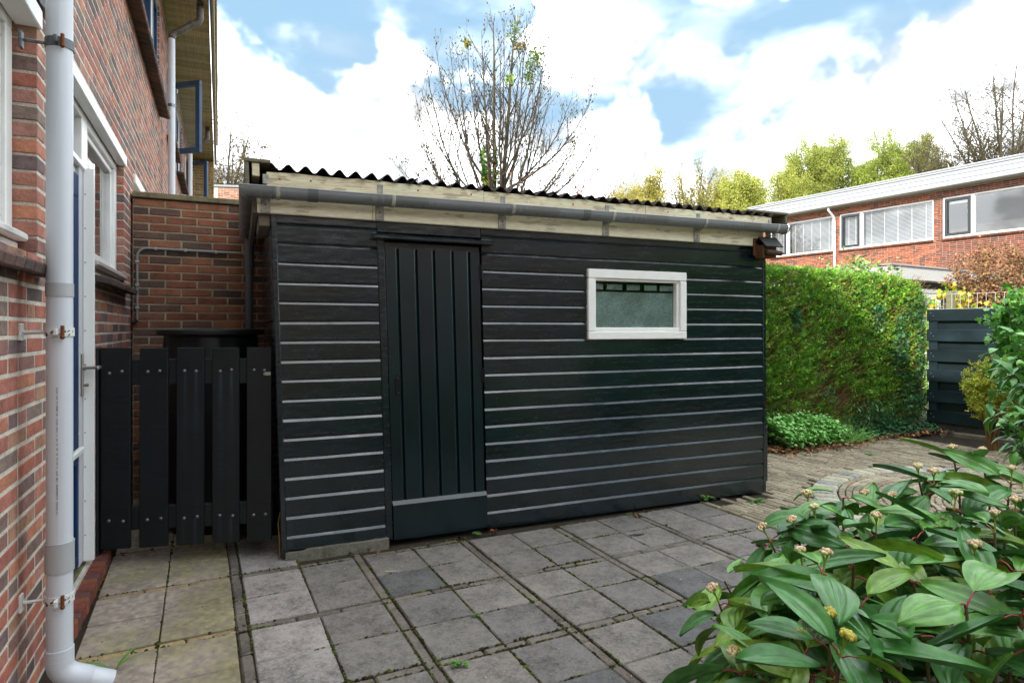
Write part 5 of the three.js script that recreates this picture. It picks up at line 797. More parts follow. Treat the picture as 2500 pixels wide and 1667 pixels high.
// ---------- outside the picture on the right, mirrored in the shed window ----------
{
  const h = thing('hedge', 'clipped hedge beyond the right edge of the picture, mirrored in the shed window', 'hedge', [5.3, 0, -4.7], -65), r = rng(301), L = 5.6, sp = sprig(7, 0.09, 0.04, 0.014, 8);
  const core = new THREE.BoxGeometry(L, 2.3, 0.5, 30, 10, 3), p = core.attributes.position; at(core, L / 2, 1.18, -0.4); for (let i = 0; i < p.count; i++) p.setZ(i, p.getZ(i) + (fbm(p.getX(i) * 4, p.getY(i) * 4, 3, 0, 0, 9) - 0.5) * 0.2); core.computeVertexNormals(); part('core', core, std({ color: col('#6b5638'), roughness: 1 }), h);
  swarm('foliage', sp, leafMat(), 11000, () => { const x = r() * L, top = r() < 0.25, y = top ? 2.38 + r() * 0.08 : 0.1 + r() * 2.3, z = top ? -r() * 0.75 : -r() * 0.16 + (fbm(x * 2, y * 2, 2, 0, 0, 3) - 0.5) * 0.15; return { p: [x, y, z], d: V(r() - 0.5, 0.3 + r() * 0.7, top ? r() - 0.5 : 0.3 + r() * 0.6), s: 0.8 + r() * 0.7, roll: r() * 6, c: jit(['#7aae2a', '#689c24', '#8cb832', '#527f22'][Math.floor(r() * 4)], r, 0.2) }; }, h);
  const b = thing('brick_house', 'red brick house beyond the right edge of the picture, mirrored in the shed window', 'house', [12.5, 0, 2.4], 238), open = [[-4.5, -1.5, 3.6, 5.0], [1, 4, 3.6, 5.0], [-4.2, -2.2, 0.9, 2.3], [1.5, 2.5, 0.05, 2.3], [7, 10, 3.6, 5.0], [12.5, 15.5, 3.6, 5.0], [8, 10, 0.9, 2.3]];
  const w = part('wall', slab(-8, 18, 0, 6.2, open, -0.006, 0.28), M.mortar, b); brickwork(w, { x0: -8, x1: 18, y0: 0.06, y1: 6.15, course: 0.13, len: 0.44, joint: 0.02, open, mats: brickMats(['#7d5a4c', '#705044', '#66483e', '#85604e']), seed: 5, most: 0 });
  part('inner_wall', cb(-8, 18, 0, 6.3, -7, -0.9, 0.01), M.room, b); part('roof', cb(-8.3, 18.3, 6.31, 6.8, -7.3, 0.4, 0.02), M.white, b);
  for (const [x0, x1, y0, y1] of open) { const q = part(y0 < 0.1 ? 'door' : 'window', join(ring(x0, x1, y0, y1, 0.07, -0.12, -0.03)), M.white, b); part('pane', pane(x0 + 0.07, x1 - 0.07, y0 + 0.07, y1 - 0.07, -0.08), M.glass, q); }
}
// ---------- trees ----------
class Wood {
  constructor() { this.P = []; this.I = []; this.N = []; }
  run(pts, rad, sides) {                                      // tapered tube through points
    const n = pts.length, base = this.P.length / 3; let u = null; const t = V(), w = V();
    for (let i = 0; i < n; i++) {
      t.subVectors(pts[Math.min(i + 1, n - 1)], pts[Math.max(i - 1, 0)]).normalize();
      if (!u) u = V().crossVectors(t, Math.abs(t.y) > 0.9 ? V(1, 0, 0) : V(0, 1, 0)); else u.addScaledVector(t, -u.dot(t)); u.normalize(); w.crossVectors(t, u);
      for (let k = 0; k < sides; k++) { const a = k / sides * 6.28318, c = Math.cos(a), s = Math.sin(a), nx = u.x * c + w.x * s, ny = u.y * c + w.y * s, nz = u.z * c + w.z * s; this.P.push(pts[i].x + nx * rad[i], pts[i].y + ny * rad[i], pts[i].z + nz * rad[i]); this.N.push(nx, ny, nz); }
    }
    for (let i = 0; i < n - 1; i++) for (let k = 0; k < sides; k++) { const a = base + i * sides + k, b = base + i * sides + (k + 1) % sides; this.I.push(a, b, a + sides, b, b + sides, a + sides); }
  }
  geo() { const g = new THREE.BufferGeometry(); g.setAttribute('position', new THREE.Float32BufferAttribute(this.P, 3)); g.setAttribute('normal', new THREE.Float32BufferAttribute(this.N, 3)); g.setAttribute('uv', new THREE.BufferAttribute(new Float32Array(this.P.length / 3 * 2), 2)); g.setIndex(this.I); return g; }
}
const turned = (d, ang, r) => { const ax = V(r() - 0.5, r() - 0.5, r() - 0.5).cross(d).normalize(); return d.clone().applyAxisAngle(ax, ang).normalize(); };
// grows one branch and its side branches; tips receives ends of twigs
function grow(W0, p, d, len, rad, lv, o, r, tips) {
  const n = Math.max(2, Math.ceil(len / o.seg[Math.min(lv, o.seg.length - 1)])), pts = [p.clone()], rr = [rad], st = len / n, end = lv === 0 ? 0.35 : 0.25, dir = d.clone();
  for (let i = 1; i <= n; i++) { dir.add(V((r() - 0.5), (r() - 0.5), (r() - 0.5)).multiplyScalar(o.bend[Math.min(lv, o.bend.length - 1)])); dir.y += o.up[Math.min(lv, o.up.length - 1)]; dir.normalize(); pts.push(pts[i - 1].clone().addScaledVector(dir, st)); rr.push(rad * mix(1, end, i / n)); }
  W0.run(pts, rr, lv === 0 ? 9 : lv === 1 ? 6 : lv === 2 ? 4 : 3);
  if (lv >= o.levels) { for (let i = 1; i <= n; i++) tips.push([pts[i], pts[i].clone().sub(pts[i - 1]).normalize()]); return; }
  const kids = Math.round(o.kids[lv] * (0.8 + r() * 0.4));
  for (let k = 0; k < kids; k++) { const f = mix(o.from[lv], 1, (k + r() * 0.8) / kids), q = f * n, i = Math.min(n - 1, Math.floor(q)), pos = pts[i].clone().lerp(pts[i + 1], q - i), pd = pts[i + 1].clone().sub(pts[i]).normalize(); grow(W0, pos, turned(pd, (o.angle[lv] + (r() - 0.5) * 22) * D2R, r), len * o.ratio[lv] * (0.65 + r() * 0.5) * (1 - 0.45 * f), mix(rad, rad * end, f) * 0.62, lv + 1, o, r, tips); }
  tips.push([pts[n], dir.clone()]);
}
const bark = std({ color: col('#57503f'), roughness: 1 });
const pxw = (x, y, D) => V((x - 1250) / 1534 * D, 1.345 + (800 - y) / 1534 * D, -D);
const tri = (() => { const g = blade(0.09, 0.026, { seg: 2, droop: 0.2 }); return g; })();
const spray = (n, L, seed) => { const r = rng(seed), list = []; for (let k = 0; k < n; k++) { const g = blade(L * (0.6 + r() * 0.7), L * 0.3, { seg: 2, droop: 0.1, fold: 0.1 }); g.rotateZ(r() * 2 - 1); g.rotateY(r() * 6.3); at(g, (r() - 0.3) * L * 3, (r() - 0.5) * L * 2.6, (r() - 0.5) * L * 2.6); list.push(g); } return join(list); };

// the tall bare tree behind the shed
{
  const D = 13.5, root = pxw(1208, 800, D), t = thing('bare_tree', 'tall bare tree with budding branches and ivy on its trunk behind the shed', 'tree', [root.x, 0, root.z]), r = rng(61), W0 = new Wood(), W1 = new Wood(), buds = [];
  const L = (x, y, dz = 0) => pxw(x, y, D + dz).sub(V(root.x, 0, root.z));
  const limb = (a, b, r0, r1, bow, wood, sides = 6) => { const n = 16, pts = [], rr = [], mid = a.clone().lerp(b, 0.42).add(V((b.x - a.x) * bow, -Math.abs(b.x - a.x) * bow * 0.55, (b.z - a.z) * bow)); let nx = 0, nz = 0; for (let i = 0; i <= n; i++) { const s = i / n, p = a.clone().multiplyScalar((1 - s) ** 2).addScaledVector(mid, 2 * s * (1 - s)).addScaledVector(b, s * s); nx += (r() - 0.5) * 0.035; nz += (r() - 0.5) * 0.035; p.x += nx; p.z += nz; pts.push(p); rr.push(mix(r0, r1, Math.pow(s, 0.8))); } wood.run(pts, rr, sides); return [pts, rr]; };
  const twigs = (pts, rr, dens, f0, scale) => { for (let i = Math.floor(pts.length * f0); i < pts.length - 1; i++) for (let k = 0; k < dens; k++) { const f = r(), p = pts[i].clone().lerp(pts[i + 1], f), pd = pts[i + 1].clone().sub(pts[i]).normalize(); const s = i / pts.length, d = turned(pd, (28 + r() * 26) * D2R, r); d.y += 0.35; d.normalize(); grow(W1, p, d, (0.25 + r() * 0.75) * scale * (1.15 - 0.55 * s), Math.min(rr[i] * 0.55, 0.014), 1, { seg: [0.2, 0.16, 0.1], bend: [0.1, 0.16, 0.2], up: [0.02, 0.05, 0.05], levels: 2, kids: [0, 5], from: [0, 0.2], angle: [0, 36], ratio: [0, 0.4] }, r, buds); } const e = pts[pts.length - 1]; buds.push([e, V(0, 1, 0)]); };
  const foot = V(0, 0, 0), baseTop = L(1204, 640);
  // two leaders from a low fork
  const A = limb(foot, L(1196, 60), 0.13, 0.012, 0.0, W0, 9), A2 = limb(L(1210, 700), L(1258, 40, 0.4), 0.095, 0.012, 0.02, W0, 9), A3 = limb(L(1206, 640), L(1178, 120, -0.6), 0.065, 0.01, -0.05, W0, 8);
  const ends = [[1012, 285, 0.4], [1040, 150, -0.6], [1092, 108, 0.8], [1112, 98, -0.3], [1140, 100, 0.6], [1168, 75, -0.5], [1232, 30, 0.8], [1280, 35, -0.6], [1305, 110, 0.5], [1330, 105, -0.4], [1322, 200, 0.9], [1385, 240, 0], [1432, 245, -0.7], [1030, 215, -0.9], [1075, 160, 0.2], [1285, 62, 0.1], [1352, 205, 0.6], [1018, 230, 1.0], [1220, 95, -0.9], [1150, 130, 1.0], [1062, 110, 0.9], [1340, 150, -0.9]];
  ends.forEach(([x, y, dz], k) => { const left = x < 1205, st = L((left ? 1200 : 1222) + (r() - 0.5) * 10, 610 - r() * 170, dz * 0.2), q = limb(st, L(x, y, dz), 0.028 + r() * 0.014, 0.0045, left ? 0.34 : 0.28, W1, 6); twigs(q[0], q[1], 2, 0.3, 1.05); });
  for (const q of [A, A2, A3]) twigs(q[0], q[1], 3, 0.5, 1.15);
  [[1032, 345, 0.8], [1045, 400, -0.6], [1425, 310, 0.9], [1452, 345, -0.5], [1395, 330, -0.9], [975, 400, 0.5], [1005, 410, -0.5]].forEach(([x, y, dz]) => { const q = limb(L(1205 + (x - 1205) * 0.25, 520, dz * 0.3), L(x, y, dz), 0.03, 0.005, 0.3, W1, 5); twigs(q[0], q[1], 2, 0.35, 0.8); });
  part('trunk', W0.geo(), std({ color: col('#5b5340'), roughness: 1, bumpMap: rep(T.patch, 0.2), bumpScale: 0.01 }), t); part('crown', W1.geo(), std({ color: col('#443d33'), roughness: 1 }), t);
  swarm('buds', blade(0.055, 0.014, { seg: 2, fold: 0.5, droop: 0 }), std({ color: 0xffffff, roughness: 0.9, side: THREE.DoubleSide }), buds.length, (i) => r() < 0.34 ? { p: buds[i][0].toArray(), d: buds[i][1].clone().add(V((r() - 0.5) * 1.6, 0.2 + r() * 0.6, (r() - 0.5) * 1.6)), s: 0.6 + r() * 0.9, roll: r() * 6, c: jit(['#4d4230', '#5a4d34', '#563e2c', '#6d6a38'][Math.floor(r() * 4)], r, 0.25) } : null, t);
  // ivy on the trunk, a few green and coppery leaf clumps
  const iv = lobed(0.055);
  swarm('ivy', iv, glossLeaf(), 1500, () => { const s = r(), y = 1 + s * 4.2, a = r() * 6.3, R = 0.15 + 0.09 * r() * (1 - s * 0.6), wob = Math.sin(y * 2) * 0.03; return { p: [mix(0, -0.1, s) + wob + Math.cos(a) * R, y, Math.sin(a) * R], d: V(Math.cos(a), -0.7, Math.sin(a)), s: 0.7 + r() * 0.7, roll: r() - 0.5, c: jit(['#4f7a1e', '#6a8f2a', '#3a6420', '#8aa534'][Math.floor(r() * 4)], r, 0.2) }; }, t);
  const cl = [[1255, 75, 26, '#5f7a26'], [1310, 140, 22, '#6a8428'], [1300, 160, 24, '#57711f'], [1290, 190, 16, '#5f7a26'], [1245, 195, 10, '#88a53a'], [1140, 108, 9, '#7c7a2a'], [1270, 110, 18, '#7a6a2c']];
  swarm('leaf_clumps', blade(0.075, 0.024, { seg: 2 }), leafMat(), 620, () => { const c = cl[Math.floor(r() * cl.length)], p = L(c[0] + (r() + r() - 1) * c[2], c[1] + (r() + r() - 1) * c[2] * 1.3, (r() - 0.5) * 1.2); return { p: p.toArray(), d: V(r() - 0.5, r() - 0.3, r() - 0.5), s: 0.6 + r() * 0.8, roll: r() * 6, c: jit(c[3], r, 0.25) }; }, t);
}
// coppery young tree just behind the roof
{
  const D = 11.5, root = pxw(1330, 800, D), t = thing('copper_leaved_tree', 'low spreading tree with small coppery leaves showing over the corrugated roof', 'tree', [root.x, 0, root.z]), r = rng(71), W0 = new Wood(), W1 = new Wood(), tips = [];
  W0.run([V(0, 0, 0), V(0.02, 1, 0), V(0, 2.1, 0.02)], [0.07, 0.06, 0.05], 8);
  const L = (x, y, dz = 0) => pxw(x, y, D + dz).sub(V(root.x, 0, root.z));
  for (const [x, y, dz] of [[1455, 400, 0.2], [1430, 420, -0.5], [1400, 440, 0.5], [1380, 450, 0], [1270, 430, 0.4], [1235, 420, -0.5], [1160, 450, 0.2], [1125, 460, -0.3], [1480, 470, 0.6], [1300, 440, -0.4], [1500, 475, -0.5], [1180, 470, 0.5], [1425, 455, -0.1]]) { const b = L(x, y, dz), a = V(0, 1.9 + r() * 0.3, 0), dir = b.clone().sub(a), len = dir.length(); dir.normalize(); grow(W1, a, dir, len, 0.018, 0, { seg: [0.2, 0.12, 0.08], bend: [0.05, 0.16, 0.2], up: [0.0, 0.02, 0.02], levels: 2, kids: [13, 5], from: [0.3, 0.2], angle: [38, 40], ratio: [0.34, 0.4] }, r, tips); }
  part('trunk', W0.geo(), bark, t); part('crown', W1.geo(), std({ color: col('#4d3a30'), roughness: 1 }), t);
  swarm('leaves', blade(0.042, 0.014, { seg: 2 }), leafMat({ transmission: 0.3 }), tips.length, (i) => { const q = tips[i]; if (r() < 0.55) return null; return { p: q[0].toArray(), d: V(r() - 0.5, r() - 0.4, r() - 0.5), s: 0.6 + r() * 0.7, roll: r() * 6, c: jit(['#7d3a24', '#8f4a2c', '#6a2f24', '#a5582e'][Math.floor(r() * 4)], r, 0.25) }; }, t);
}
// trees along the skyline: [name, label, x, top, width px, distance, leaf colours, leaf share, seed, habit]
const skyline = [
  ['yellow_shrub', 'low yellow-green bush lowest over the shed roof beside the coppery tree', 1530, 462, 110, 34, ['#a89c44', '#9a9440', '#b2a650'], 1, 1, 'bush'],
  ['willow_tree', 'thin olive willow left of the twin-crowned tree over the shed roof', 1588, 400, 95, 44, ['#a39a35', '#8f8a30', '#b5a93e'], 0.5, 2, 'up'],
  ['willow_tree', 'broad branchy olive willow over the middle of the shed roof', 1690, 392, 165, 46, ['#8d8530', '#7a7430', '#a59a3a'], 0.42, 3, 'up'],
  ['willow_tree', 'slender leaning willow between the branchy willow and the bright young tree', 1765, 425, 85, 44, ['#a3a035', '#939030', '#b0aa3e'], 0.45, 4, 'up'],
  ['young_tree', 'bright lime-leaved young tree above the shed corner', 1812, 418, 105, 40, ['#aeb04a', '#9ca63e', '#bcbc58'], 0.9, 5, 'up'],
  ['willow_tree', 'low lime willow left of the white roof edge', 1895, 418, 165, 47, ['#a5ac40', '#949c38', '#b2b44a'], 1, 6, 'round'],
  ['willow_tree', 'tall lime-green willow with a domed crown over the left end of the house', 1980, 330, 165, 50, ['#9aa43c', '#889636', '#a8ae46'], 1, 7, 'round'],
  ['willow_tree', 'darker open-crowned willow between two lime willows', 2062, 318, 130, 52, ['#7f8a30', '#8a8a38', '#93983a'], 0.5, 8, 'up'],
  ['willow_tree', 'tallest dense lime willow above the middle of the house roof', 2150, 308, 150, 49, ['#98a83a', '#a6b244', '#869636'], 1, 9, 'round'],
  ['willow_tree', 'brownish half-leaved willow right of the tallest lime willow', 2245, 322, 190, 52, ['#858536', '#908e40', '#777432'], 0.8, 10, 'up'],
];
for (const [name, label, x, top, wpx, D, cols, share, sd, habit] of skyline) {
  const r = rng(500 + sd), p = pxw(x, 800, D), hgt = 1.345 + (800 - top) / 1534 * D, wid = wpx / 1534 * D, t = thing(name, label, 'tree', [p.x, 0, p.z], 0, 'skyline trees'), W0 = new Wood(), W1 = new Wood(), tips = [];
  const b0 = hgt * (habit === 'bush' ? 0.3 : 0.35), n = habit === 'round' ? 15 : 13;
  W0.run([V(0, 0, 0), V(0.1, b0 * 0.5, 0), V(0, b0, 0)], [0.32, 0.27, 0.22], 8);
  for (let k = 0; k < n; k++) {
    const a = k / n * 6.28 + r() * 0.5, f = k === 0 ? 0.1 : 0.35 + r() * 0.62, e = V(Math.cos(a) * wid * 0.5 * f, hgt - (f * f) * (hgt - b0) * 0.5 - r() * 0.3, Math.sin(a) * wid * 0.5 * f), s = V(0, b0 * (0.75 + r() * 0.25), 0), d = e.clone().sub(s), len = d.length(); d.normalize();
    grow(W1, s, d, len * 0.93, 0.10, 0, { seg: [0.7, 0.4, 0.3], bend: [0.06, 0.15, 0.22], up: [0.0, 0.05, 0.03], levels: 2, kids: [15, 7], from: [0.25, 0.15], angle: [34, 38], ratio: [0.3, 0.42] }, r, tips);
  }
  part('trunk', W0.geo(), bark, t); part('crown', W1.geo(), std({ color: col(share < 0.7 ? '#5d5436' : '#5f5a34'), roughness: 1 }), t);
  const sp = spray(9, 0.085, sd), mul = share > 0.7 ? 4 : 2;
  swarm('foliage', sp, leafMat({ transmission: 0.35, roughness: 0.8 }), tips.length * mul, (i) => { const q = tips[i % tips.length]; if (r() > Math.min(1, share * 1.1)) return null; return { p: [q[0].x + (r() - 0.5) * 0.7, q[0].y + (r() - 0.5) * 0.6, q[0].z + (r() - 0.5) * 0.7], d: V(r() - 0.5, r() - 0.3, r() - 0.5), s: 0.8 + r() * 0.9, roll: r() * 6, c: jit(cols[Math.floor(r() * 3)], r, 0.18) }; }, t);
}
function bareTree(name, label, x, top, wpx, D, sd, lean = 0, leafy = '#5b5038', dens = 0.6, size = 0.1) {
  const r = rng(700 + sd), p = pxw(x, 800, D), hgt = 1.345 + (800 - top) / 1534 * D, wid = wpx / 1534 * D, t = thing(name, label, 'tree', [p.x, 0, p.z]), W0 = new Wood(), W1 = new Wood(), tips = [];
  W0.run([V(0, 0, 0), V(0.1, hgt * 0.2, 0), V(lean * 0.3, hgt * 0.38, 0)], [0.26, 0.22, 0.18], 8);
  for (let k = 0; k < 15; k++) { const a = k / 15 * 6.28 + r() * 0.5, f = k < 2 ? 0.2 : 0.5 + r() * 0.5, e = V(lean + Math.cos(a) * wid * 0.5 * f, hgt - f * f * hgt * 0.36 - r() * 0.5, Math.sin(a) * wid * 0.5 * f), s = V(lean * 0.25, hgt * (0.26 + r() * 0.11), 0), d = e.clone().sub(s), len = d.length(); d.normalize(); grow(W1, s, d, len, 0.085, 0, { seg: [0.5, 0.35, 0.22], bend: [0.1, 0.2, 0.25], up: [0.0, 0.03, 0.03], levels: 3, kids: [14, 8, 5], from: [0.25, 0.2, 0.2], angle: [44, 46, 44], ratio: [0.4, 0.5, 0.5] }, r, tips); }
  part('trunk', W0.geo(), bark, t); part('crown', W1.geo(), std({ color: col('#544d3b'), roughness: 1 }), t);
  swarm('buds', blade(size, size * 0.3, { seg: 2, fold: 0.4 }), std({ color: 0xffffff, roughness: 0.9, side: THREE.DoubleSide }), tips.length, (i) => r() < dens ? { p: tips[i][0].toArray(), d: V(r() - 0.5, r() - 0.2, r() - 0.5), s: 0.6 + r() * 0.8, roll: r() * 6, c: jit(leafy, r, 0.3) } : null, t);
}
bareTree('bare_tree', 'large bare tree at the right edge above the white roof edge', 2455, 150, 480, 36, 1, 0, '#4d4630', 0.5, 0.08);
bareTree('bare_tree', 'small bare tree with sparse dark buds left of the large bare tree', 2345, 280, 260, 38, 2, 0.4, '#57512f', 0.5, 0.09);
bareTree('bare_tree', 'bare tree with dotted buds far behind the garden wall on the left', 530, 300, 240, 30, 3, 0.3, '#6b5a38', 0.5, 0.1);
// ---------- evergreen shrub with large veined leaves in the foreground ----------
// leaf blade with three sunken veins running from base to tip
function veined(L, W, droop, curl, seed) {
  const P = [], uv = [], idx = [], nu = 11, nv = 14, r = rng(seed), tw = (r() - 0.5) * 0.5;
  for (let i = 0; i <= nu; i++) {
    const s = i / nu, w = W * (0.03 + 0.97 * Math.pow(Math.sin(Math.PI * Math.pow(s, 0.86)), 0.85)) * (s > 0.97 ? 0.25 : 1);
    for (let j = 0; j <= nv; j++) {
      const t = j / nv * 2 - 1, vein = (x, k) => Math.exp(-(((t - x) / k) ** 2)), dip = -0.13 * W * (vein(0, 0.12) * 1.4 + vein(0.5, 0.12) + vein(-0.5, 0.12)) * Math.sin(Math.PI * Math.min(1, s * 1.02)), rib = 0.012 * W * Math.sin((s * 11 + Math.abs(t) * 2) * 3.1);
      const x = s * L, z = t * w, y0 = dip + rib + curl * W * t * t * 0.6, a = droop * s;
      const yy = y0 + Math.sin(tw * s) * z; P.push(droop ? L * Math.sin(a) / droop + Math.sin(a) * yy : x, droop ? -L * (1 - Math.cos(a)) / droop + Math.cos(a) * yy : yy, z * Math.cos(tw * s)); uv.push(s, (t + 1) / 2);
    }
  }
  for (let i = 0; i < nu; i++) for (let j = 0; j < nv; j++) { const a = i * (nv + 1) + j, b = a + nv + 1; idx.push(a, a + 1, b, a + 1, b + 1, b); }
  const g = new THREE.BufferGeometry(); g.setAttribute('position', new THREE.Float32BufferAttribute(P, 3)); g.setAttribute('uv', new THREE.Float32BufferAttribute(uv, 2)); g.setIndex(idx); g.computeVertexNormals(); return g;
}
const veinTex = tex(256, (u, v) => { const t = v * 2 - 1, e = (x, k) => Math.exp(-(((t - x * Math.sin(Math.PI * Math.min(1, u * 1.02))) / k) ** 2)), vein = Math.min(1, e(0, 0.035) + 0.8 * e(0.5, 0.03) + 0.8 * e(-0.5, 0.03)), cross = Math.pow(Math.abs(Math.sin((u * 9 + Math.abs(t) * 1.6) * 3.14)), 14) * 0.25, n = fbm(u * 8, v * 8, 4, 0, 0, 3), k = 0.86 + (n - 0.5) * 0.35; const m = clamp(vein * 0.8 + cross * 0.35); return [mix(0.92, 0.66, m) * k, mix(0.96, 0.76, m) * k, mix(0.90, 0.58, m) * k]; }, true);
const vib = thing('viburnum_shrub', 'evergreen shrub with large three-veined leaves and pink bud clusters in the right foreground', 'shrub', [1.35, 0, -1.75]);
{
  const r = rng(101), geos = [0, 1, 2, 3, 4, 5, 6, 7].map((k) => veined(0.1, 0.0195 + (k % 3) * 0.0025, [0.5, 0.9, 1.25, 0.7, 1.5, 1.05, 0.3, 0.8][k], [0.5, -0.4, 0.3, 0.7, 0.2, -0.2, 0.4, 0.6][k], 300 + k));
  const cols = ['#6aa452', '#5e984e', '#78b058', '#568e4c', '#80b854', '#9cc650', '#68a45c', '#aed058', '#528a4a'];
  const mats = cols.map((h, k) => phys({ color: col(h), map: veinTex, roughness: 0.33, side: THREE.DoubleSide, transmission: k === 5 || k === 7 ? 0.3 : 0.1, thickness: 0, specularIntensity: 0.8 }));
  const yel = phys({ color: col('#8c9a22'), map: veinTex, roughness: 0.45, side: THREE.DoubleSide });
  const org = V(1.35, 0, -1.75), Wd = new Wood(), Grn = new Wood(), leaves = [], heads = [];
  const cluster = (tip, dir, n, size, flower, stemFrom) => {
    const stem = stemFrom ?? tip.clone().addScaledVector(dir, -0.2).add(V((r() - 0.5) * 0.08, -0.1, (r() - 0.5) * 0.08));
    const mid = stem.clone().lerp(tip, 0.55).add(V((r() - 0.5) * 0.02, 0.02, (r() - 0.5) * 0.02)); Wd.run([stem, mid, tip], [0.0042, 0.0036, 0.003], 6);
    const u = V().crossVectors(dir, Math.abs(dir.y) > 0.9 ? V(1, 0, 0) : V(0, 1, 0)).normalize(), w = V().crossVectors(dir, u), a0 = r() * 6.28;
    for (let k = 0; k < n; k++) {
      const a = a0 + (k % 2) * Math.PI + Math.floor(k / 2) * 1.57 + (r() - 0.5) * 0.7, out = u.clone().multiplyScalar(Math.cos(a)).addScaledVector(w, Math.sin(a)), lift = -0.2 + 0.95 * r() - 0.35 * Math.floor(k / 2) / 3, d = out.clone().addScaledVector(dir, lift).normalize(), b = tip.clone().addScaledVector(dir, -0.035 * Math.floor(k / 2) * (0.6 + r() * 0.8)), pl = 0.018 + r() * 0.022, e = b.clone().addScaledVector(d, pl);
      leaves.push({ e, d, s: size * 1.5 * (0.7 + r() * 0.6), pl, g: Math.floor(r() * 8), m: Math.floor(r() * 9), up: dir.clone().add(V((r() - 0.5) * 1.3, 0.4, (r() - 0.5) * 1.3)), y: r() < 0.02 });
    }
    if (flower) { const h = tip.clone().addScaledVector(dir, 0.016 + r() * 0.014); Grn.run([tip, h], [0.0026, 0.0024], 6); heads.push([h, dir, flower]); }
  };
  const C = (x, y, D, n, size, flower, dx = 0, dz = 0) => { const tip = pxw(x, y, D).sub(org); cluster(tip, V(dx + (r() - 0.5) * 0.25, 1, dz + (r() - 0.5) * 0.25).normalize(), n, size, flower); };
  // the shoots that stand out in front, [x, y, distance, leaves, size, bud cluster, lean]
  [[1757, 1475, 1.62, 8, 1.0, 1, -0.35], [1882, 1322, 1.85, 7, 0.95, 1, -0.5], [1960, 1385, 1.62, 8, 1.05, 1, -0.1], [2010, 1405, 1.42, 7, 1.25, 1, 0.1], [1992, 1278, 1.86, 8, 1.05, 2, -0.1], [1945, 1300, 1.85, 6, 0.9, 1, -0.3], [2060, 1215, 2.05, 8, 0.9, 0, 0], [1952, 1465, 1.5, 7, 1.0, 1, -0.15], [2030, 1560, 1.24, 8, 1.15, 3, -0.1], [2052, 1602, 1.16, 8, 1.1, 3, 0.25], [1965, 1600, 1.28, 7, 1.1, 3, -0.3], [2280, 1185, 2.1, 8, 1.15, 1, 0], [2245, 1175, 2.15, 6, 1.0, 2, -0.1], [2190, 1240, 2.0, 7, 0.95, 1, -0.2], [2330, 1245, 1.9, 8, 1.05, 2, 0.1], [2120, 1230, 2.1, 6, 0.9, 1, -0.2], [2430, 1300, 1.7, 7, 1.1, 1, 0.1], [2380, 1370, 1.55, 8, 1.15, 1, 0], [2140, 1300, 1.8, 8, 1.15, 1, 0.1], [2240, 1310, 1.75, 8, 1.1, 0, -0.1], [2400, 1130, 2.3, 8, 1.05, 1, 0], [2330, 1120, 2.35, 6, 0.95, 1, -0.2], [2470, 1180, 2.1, 8, 1.1, 1, 0.1], [1800, 1560, 1.5, 7, 0.95, 0, -0.5], [1850, 1510, 1.55, 6, 0.95, 0, -0.3], [1810, 1640, 1.35, 7, 0.95, 2, -0.4], [1890, 1430, 1.65, 7, 0.95, 0, -0.35], [2100, 1480, 1.4, 6, 1.2, 0, 0.2], [2230, 1420, 1.5, 7, 1.2, 0, 0], [2360, 1480, 1.3, 8, 1.2, 0, -0.1], [2490, 1500, 1.2, 8, 1.25, 0, -0.2], [2300, 1560, 1.3, 6, 1.15, 0, 0.1], [2475, 1390, 1.5, 7, 1.1, 0, 0], [2200, 1620, 1.25, 6, 1.1, 0, 0], [1900, 1640, 1.3, 6, 1.0, 0, -0.2], [2090, 1350, 1.7, 7, 1.15, 0, 0], [2480, 1250, 1.9, 7, 1.0, 1, 0], [1770, 1420, 1.8, 4, 0.8, 0, -0.5], [1975, 1235, 2.0, 6, 0.85, 2, -0.2], [2300, 1290, 1.8, 7, 1.1, 0, 0.1], [2420, 1450, 1.45, 7, 1.15, 0, 0]].forEach((a) => C(...a));
  // the rest of the mound
  for (let k = 0; k < 120; k++) { const a = r() * 6.28, q = Math.sqrt(r()), x = 0.25 + Math.cos(a) * q * 0.95, z = -0.15 + Math.sin(a) * q * 0.8, y = 0.25 + 0.5 * Math.sqrt(Math.max(0, 1 - q * q)) * (0.45 + r() * 0.5); cluster(V(x, y, z), V(Math.cos(a) * q * 0.8, 1, Math.sin(a) * q * 0.8).normalize(), 5 + Math.floor(r() * 3), 0.95 + r() * 0.3, 0); }
  // branches rising from the ground
  const base = V(0.55, 0, 0.3);
  for (let k = 0; k < 16; k++) { const a = r() * 6.28, e = V(base.x + Math.cos(a) * (0.3 + r() * 0.7), 0.35 + r() * 0.25, base.z - 0.3 + Math.sin(a) * (0.3 + r() * 0.6)), pts = [], rr = []; for (let i = 0; i <= 7; i++) { const s = i / 7; pts.push(base.clone().lerp(e, s).add(V((r() - 0.5) * 0.03, Math.sin(s * 3.14) * -0.03, (r() - 0.5) * 0.03))); rr.push(mix(0.012, 0.004, s)); } Wd.run(pts, rr, 7); }
  part('branches', Wd.geo(), std({ color: col('#66563c'), roughness: 0.85 }), vib); part('flower_stalks', Grn.geo(), phys({ color: col('#9aa03c'), roughness: 0.5 }), vib);
  vib.updateWorldMatrix(true, false);
  const petG = tube([[-0.03, -0.002, 0], [-0.015, 0.0015, 0], [0.003, 0.0005, 0]], [0.0012, 0.001, 0.0009], 6), petM = phys({ color: col('#9c3038'), roughness: 0.4 });
  const o = new THREE.Object3D(), rest = [];
  leaves.forEach((k) => { k.v = seen(vib, k.e.x, k.e.y, k.e.z) * k.s; });
